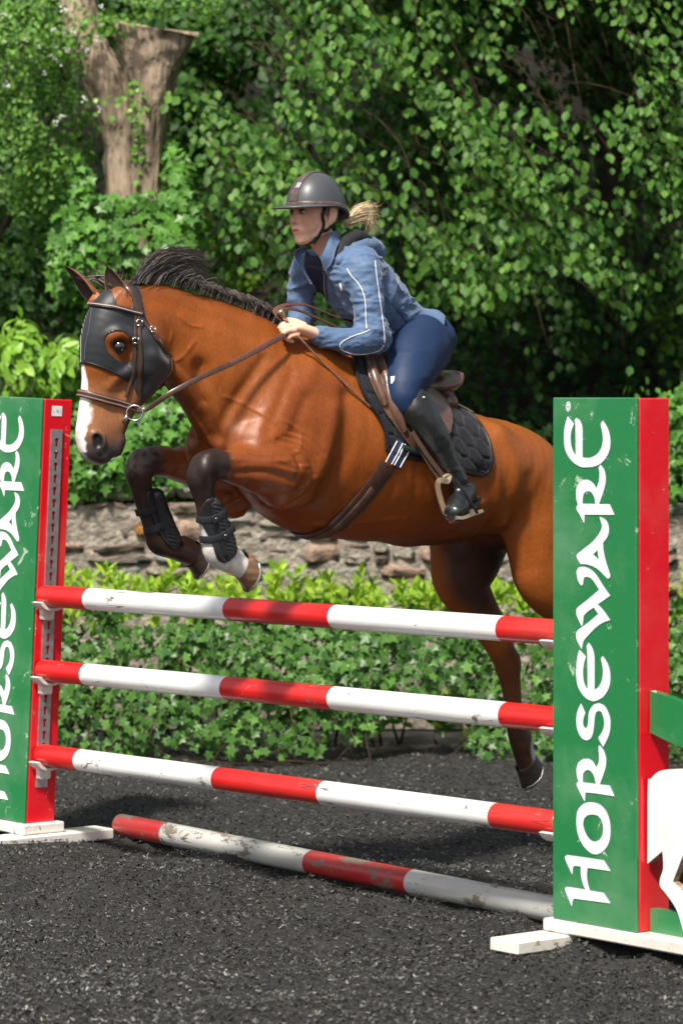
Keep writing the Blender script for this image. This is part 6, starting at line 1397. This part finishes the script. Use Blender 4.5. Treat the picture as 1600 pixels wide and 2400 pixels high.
# ---- helmet
hel = tag(bpy.data.objects.new('helmet', None), None); COL.objects.link(hel); hel.parent = rid; hel.matrix_parent_inverse = world_inv(rid)
M_shell = mat('matt_black_helmet', (.060, .064, .072), .40, .5, coat=.06, noise=(7, .15, 3)); M_bt = mat('brown_leather_trim', (.10, .065, .06), .45, noise=(50, .5, 4), bump=(90, .3, .002))
HC = HF.P(741, 488, 0)
def hp(az, el, sc=1., dz=0.): 
    x = math.cos(az)*math.cos(el); y = math.sin(az)*math.cos(el); z = math.sin(el)
    x = np.sign(x)*abs(x)**.94; back = .045*max(0., -math.cos(az))**1.5
    return HC+RF.u*(x*(.138 if x > 0 else .145)*sc)+RF.v*(y*.112*sc)+RF.w*(z*(.148+0)*sc+dz-back*(1-z)+.003)
V = []; Fc = []; na, ne = 48, 16
for j in range(ne):
    for i in range(na): V.append(hp(2*math.pi*i/na, (j/ne)*math.pi/2))
V.append(hp(0, math.pi/2)); Fc = [(j*na+i, j*na+(i+1) % na, (j+1)*na+(i+1) % na, (j+1)*na+i) for j in range(ne-1) for i in range(na)]+[((ne-1)*na+i, (ne-1)*na+(i+1) % na, ne*na) for i in range(na)]
n_ = len(V); V += [tuple(np.array(v)*.955+np.array(HC)*.045-RF.w*.001) for v in V]; Fc += [tuple(i+n_ for i in f)[::-1] for f in Fc]; Fc += [(i, n_+i, n_+(i+1) % na, (i+1) % na) for i in range(na)]
mesh('helmet_shell', np.array(V), Fc, M_shell, hel, True)
V = []; Fc = []; nr = 6; az = np.linspace(-math.pi, math.pi, 65)[:-1]         # brim: wide peak at the front, narrow at the sides
for i, a in enumerate(az):
    wdt = .010+.068*max(0, math.cos(a))**1.6; b0 = np.array(hp(a, .0, 1.0)); out = N(RF.u*math.cos(a)*1.15+RF.v*math.sin(a)*.85)
    for j in range(nr): t = j/(nr-1); V.append(b0+out*(wdt*t)+RF.w*(.006-.014*t*t*max(0, math.cos(a))))
    for j in range(nr): t = 1-j/(nr-1); V.append(b0+out*(wdt*t)+RF.w*(.001-.014*t*t*max(0, math.cos(a))-.003*(j > 0)))
m2 = 2*nr; Fc = [(i*m2+j, i*m2+(j+1) % m2, ((i+1) % 64)*m2+(j+1) % m2, ((i+1) % 64)*m2+j) for i in range(64) for j in range(m2)]
mesh('peak', np.array(V), Fc, M_shell, hel, True)
P = np.array([hp(a, .075) for a in az]); nn = N(P-HC); mb = MB(); mb.ribbon(P-nn*.001, nn, .018, .003, closed=True); mb.build('trim_band', M_bt, hel, auto=50)
Pm = np.array([hp(0 if e < math.pi/2 else math.pi, e if e < math.pi/2 else math.pi-e) for e in np.linspace(.14, 2.3, 30)]); nn = N(Pm-HC); mb = MB(); mb.ribbon(Pm-nn*.001, nn, np.linspace(.045, .034, 30), .004); mb.build('centre_strip', M_bt, hel, auto=50)
p = hp(.10, .62); nr_ = N(p-HC); mb = MB(); t1 = N(np.cross(nr_, RF.w)); mb.box(p+nr_*.003, t1, np.cross(nr_, t1), nr_, .011, .015, .002, .0015); mb.build('badge', mat('polished_badge', (.85, .82, .78), .15, metal=.7), hel)
M_web = mat('black_webbing', (.012, .012, .014), .75, bump=(200, .4, .002)); SBd = Surf(B)
for s_ in (1, -1):
    for pts in ([(.012, .082, .0), (.018, .084, -.04), (.020, .075, -.085), (.030, .052, -.125), (.045, .02, -.158), (.047, .0, -.163)], [(-.075, .062, -.02), (-.055, .074, -.055), (-.012, .078, -.088), (.018, .070, -.100)]):
        Q = []; 
        for x, y, z in crom(np.array(pts), 5):
            q, m_ = SBd.near(rf(x, y*s_, z)); m_ = N(rf(x, y*s_, z)-rf(-.01, 0, z)); Q.append(q+m_*.0045)
        Q = np.array(Q); mb = MB(); mb.ribbon(Q, N(Q-rf(-.01, 0, -.06)), .014, .004); mb.build('chin_strap', M_web, hel, auto=50)
mb = MB(); c, _ = SBd.near(rf(.040, .042, -.135)); mb.box(c+RF.v*.010+RF.u*.004-RF.w*.002, N(RF.u*.7-RF.w*.7), N(RF.u*.7+RF.w*.7), RF.v, .015, .009, .004, .002); mb.build('buckle', M_bind, hel)
# ---- hair
r = np.random.default_rng(23); M_blond = mat('blonde_hair', rough=.42, spec=.5, vcol=True)
def bl(): k = r.random(); return np.array([.66, .50, .30])*(.6+k*.8)
cv = []; co = []
for i in range(360):                       # ponytail blown back, loose curved ends
    l = r.normal(-.01, .022); a = r.normal(0, 1); b = r.normal(0, 1); e = r.random(); fl = (899-48*r.random()**1.2, 508+19*b) if r.random() < .62 else (868+10*a, 545+12*abs(b))
    up = -26*r.random() if fl[1] < 520 else 2
    q5 = [(808+2*a, 520+5*b), (824+2*a, 512+6*b+up*.3), (846+4*a, 503+7*b+up*.75), ((fl[0]+850)/2+4+7*r.normal(), 503+9*b+up*.95+4*r.normal()), (fl[0]+5*r.normal(), fl[1]+6*r.normal())]; kk = r.choice([3, 4, 5], p=[.2, .3, .5]); cv.append([HF.P(x_, y_, l*(.4+.3*j_)+.006*r.normal()) for j_, (x_, y_) in enumerate(q5[:kk])]); co.append(bl())
locks('ponytail', cv, .0014, rid, M_blond, co)
cv = []; co = []
for i in range(160):                       # hair combed back over the ear, under the helmet
    for s_ in (1,) if i % 2 else (-1,):
        z = r.uniform(-.045, .0); cv.append([rf(.01+r.normal(0, .006), s_*.078, z+.02), rf(-.03, s_*.086, z+.012), rf(-.07, s_*.075, z-.008), rf(-.105, s_*.045, z-.018), rf(-.12, s_*.01, z-.015)]); co.append(bl()*.42)
locks('hair', cv, .0022, rid, M_blond, co)
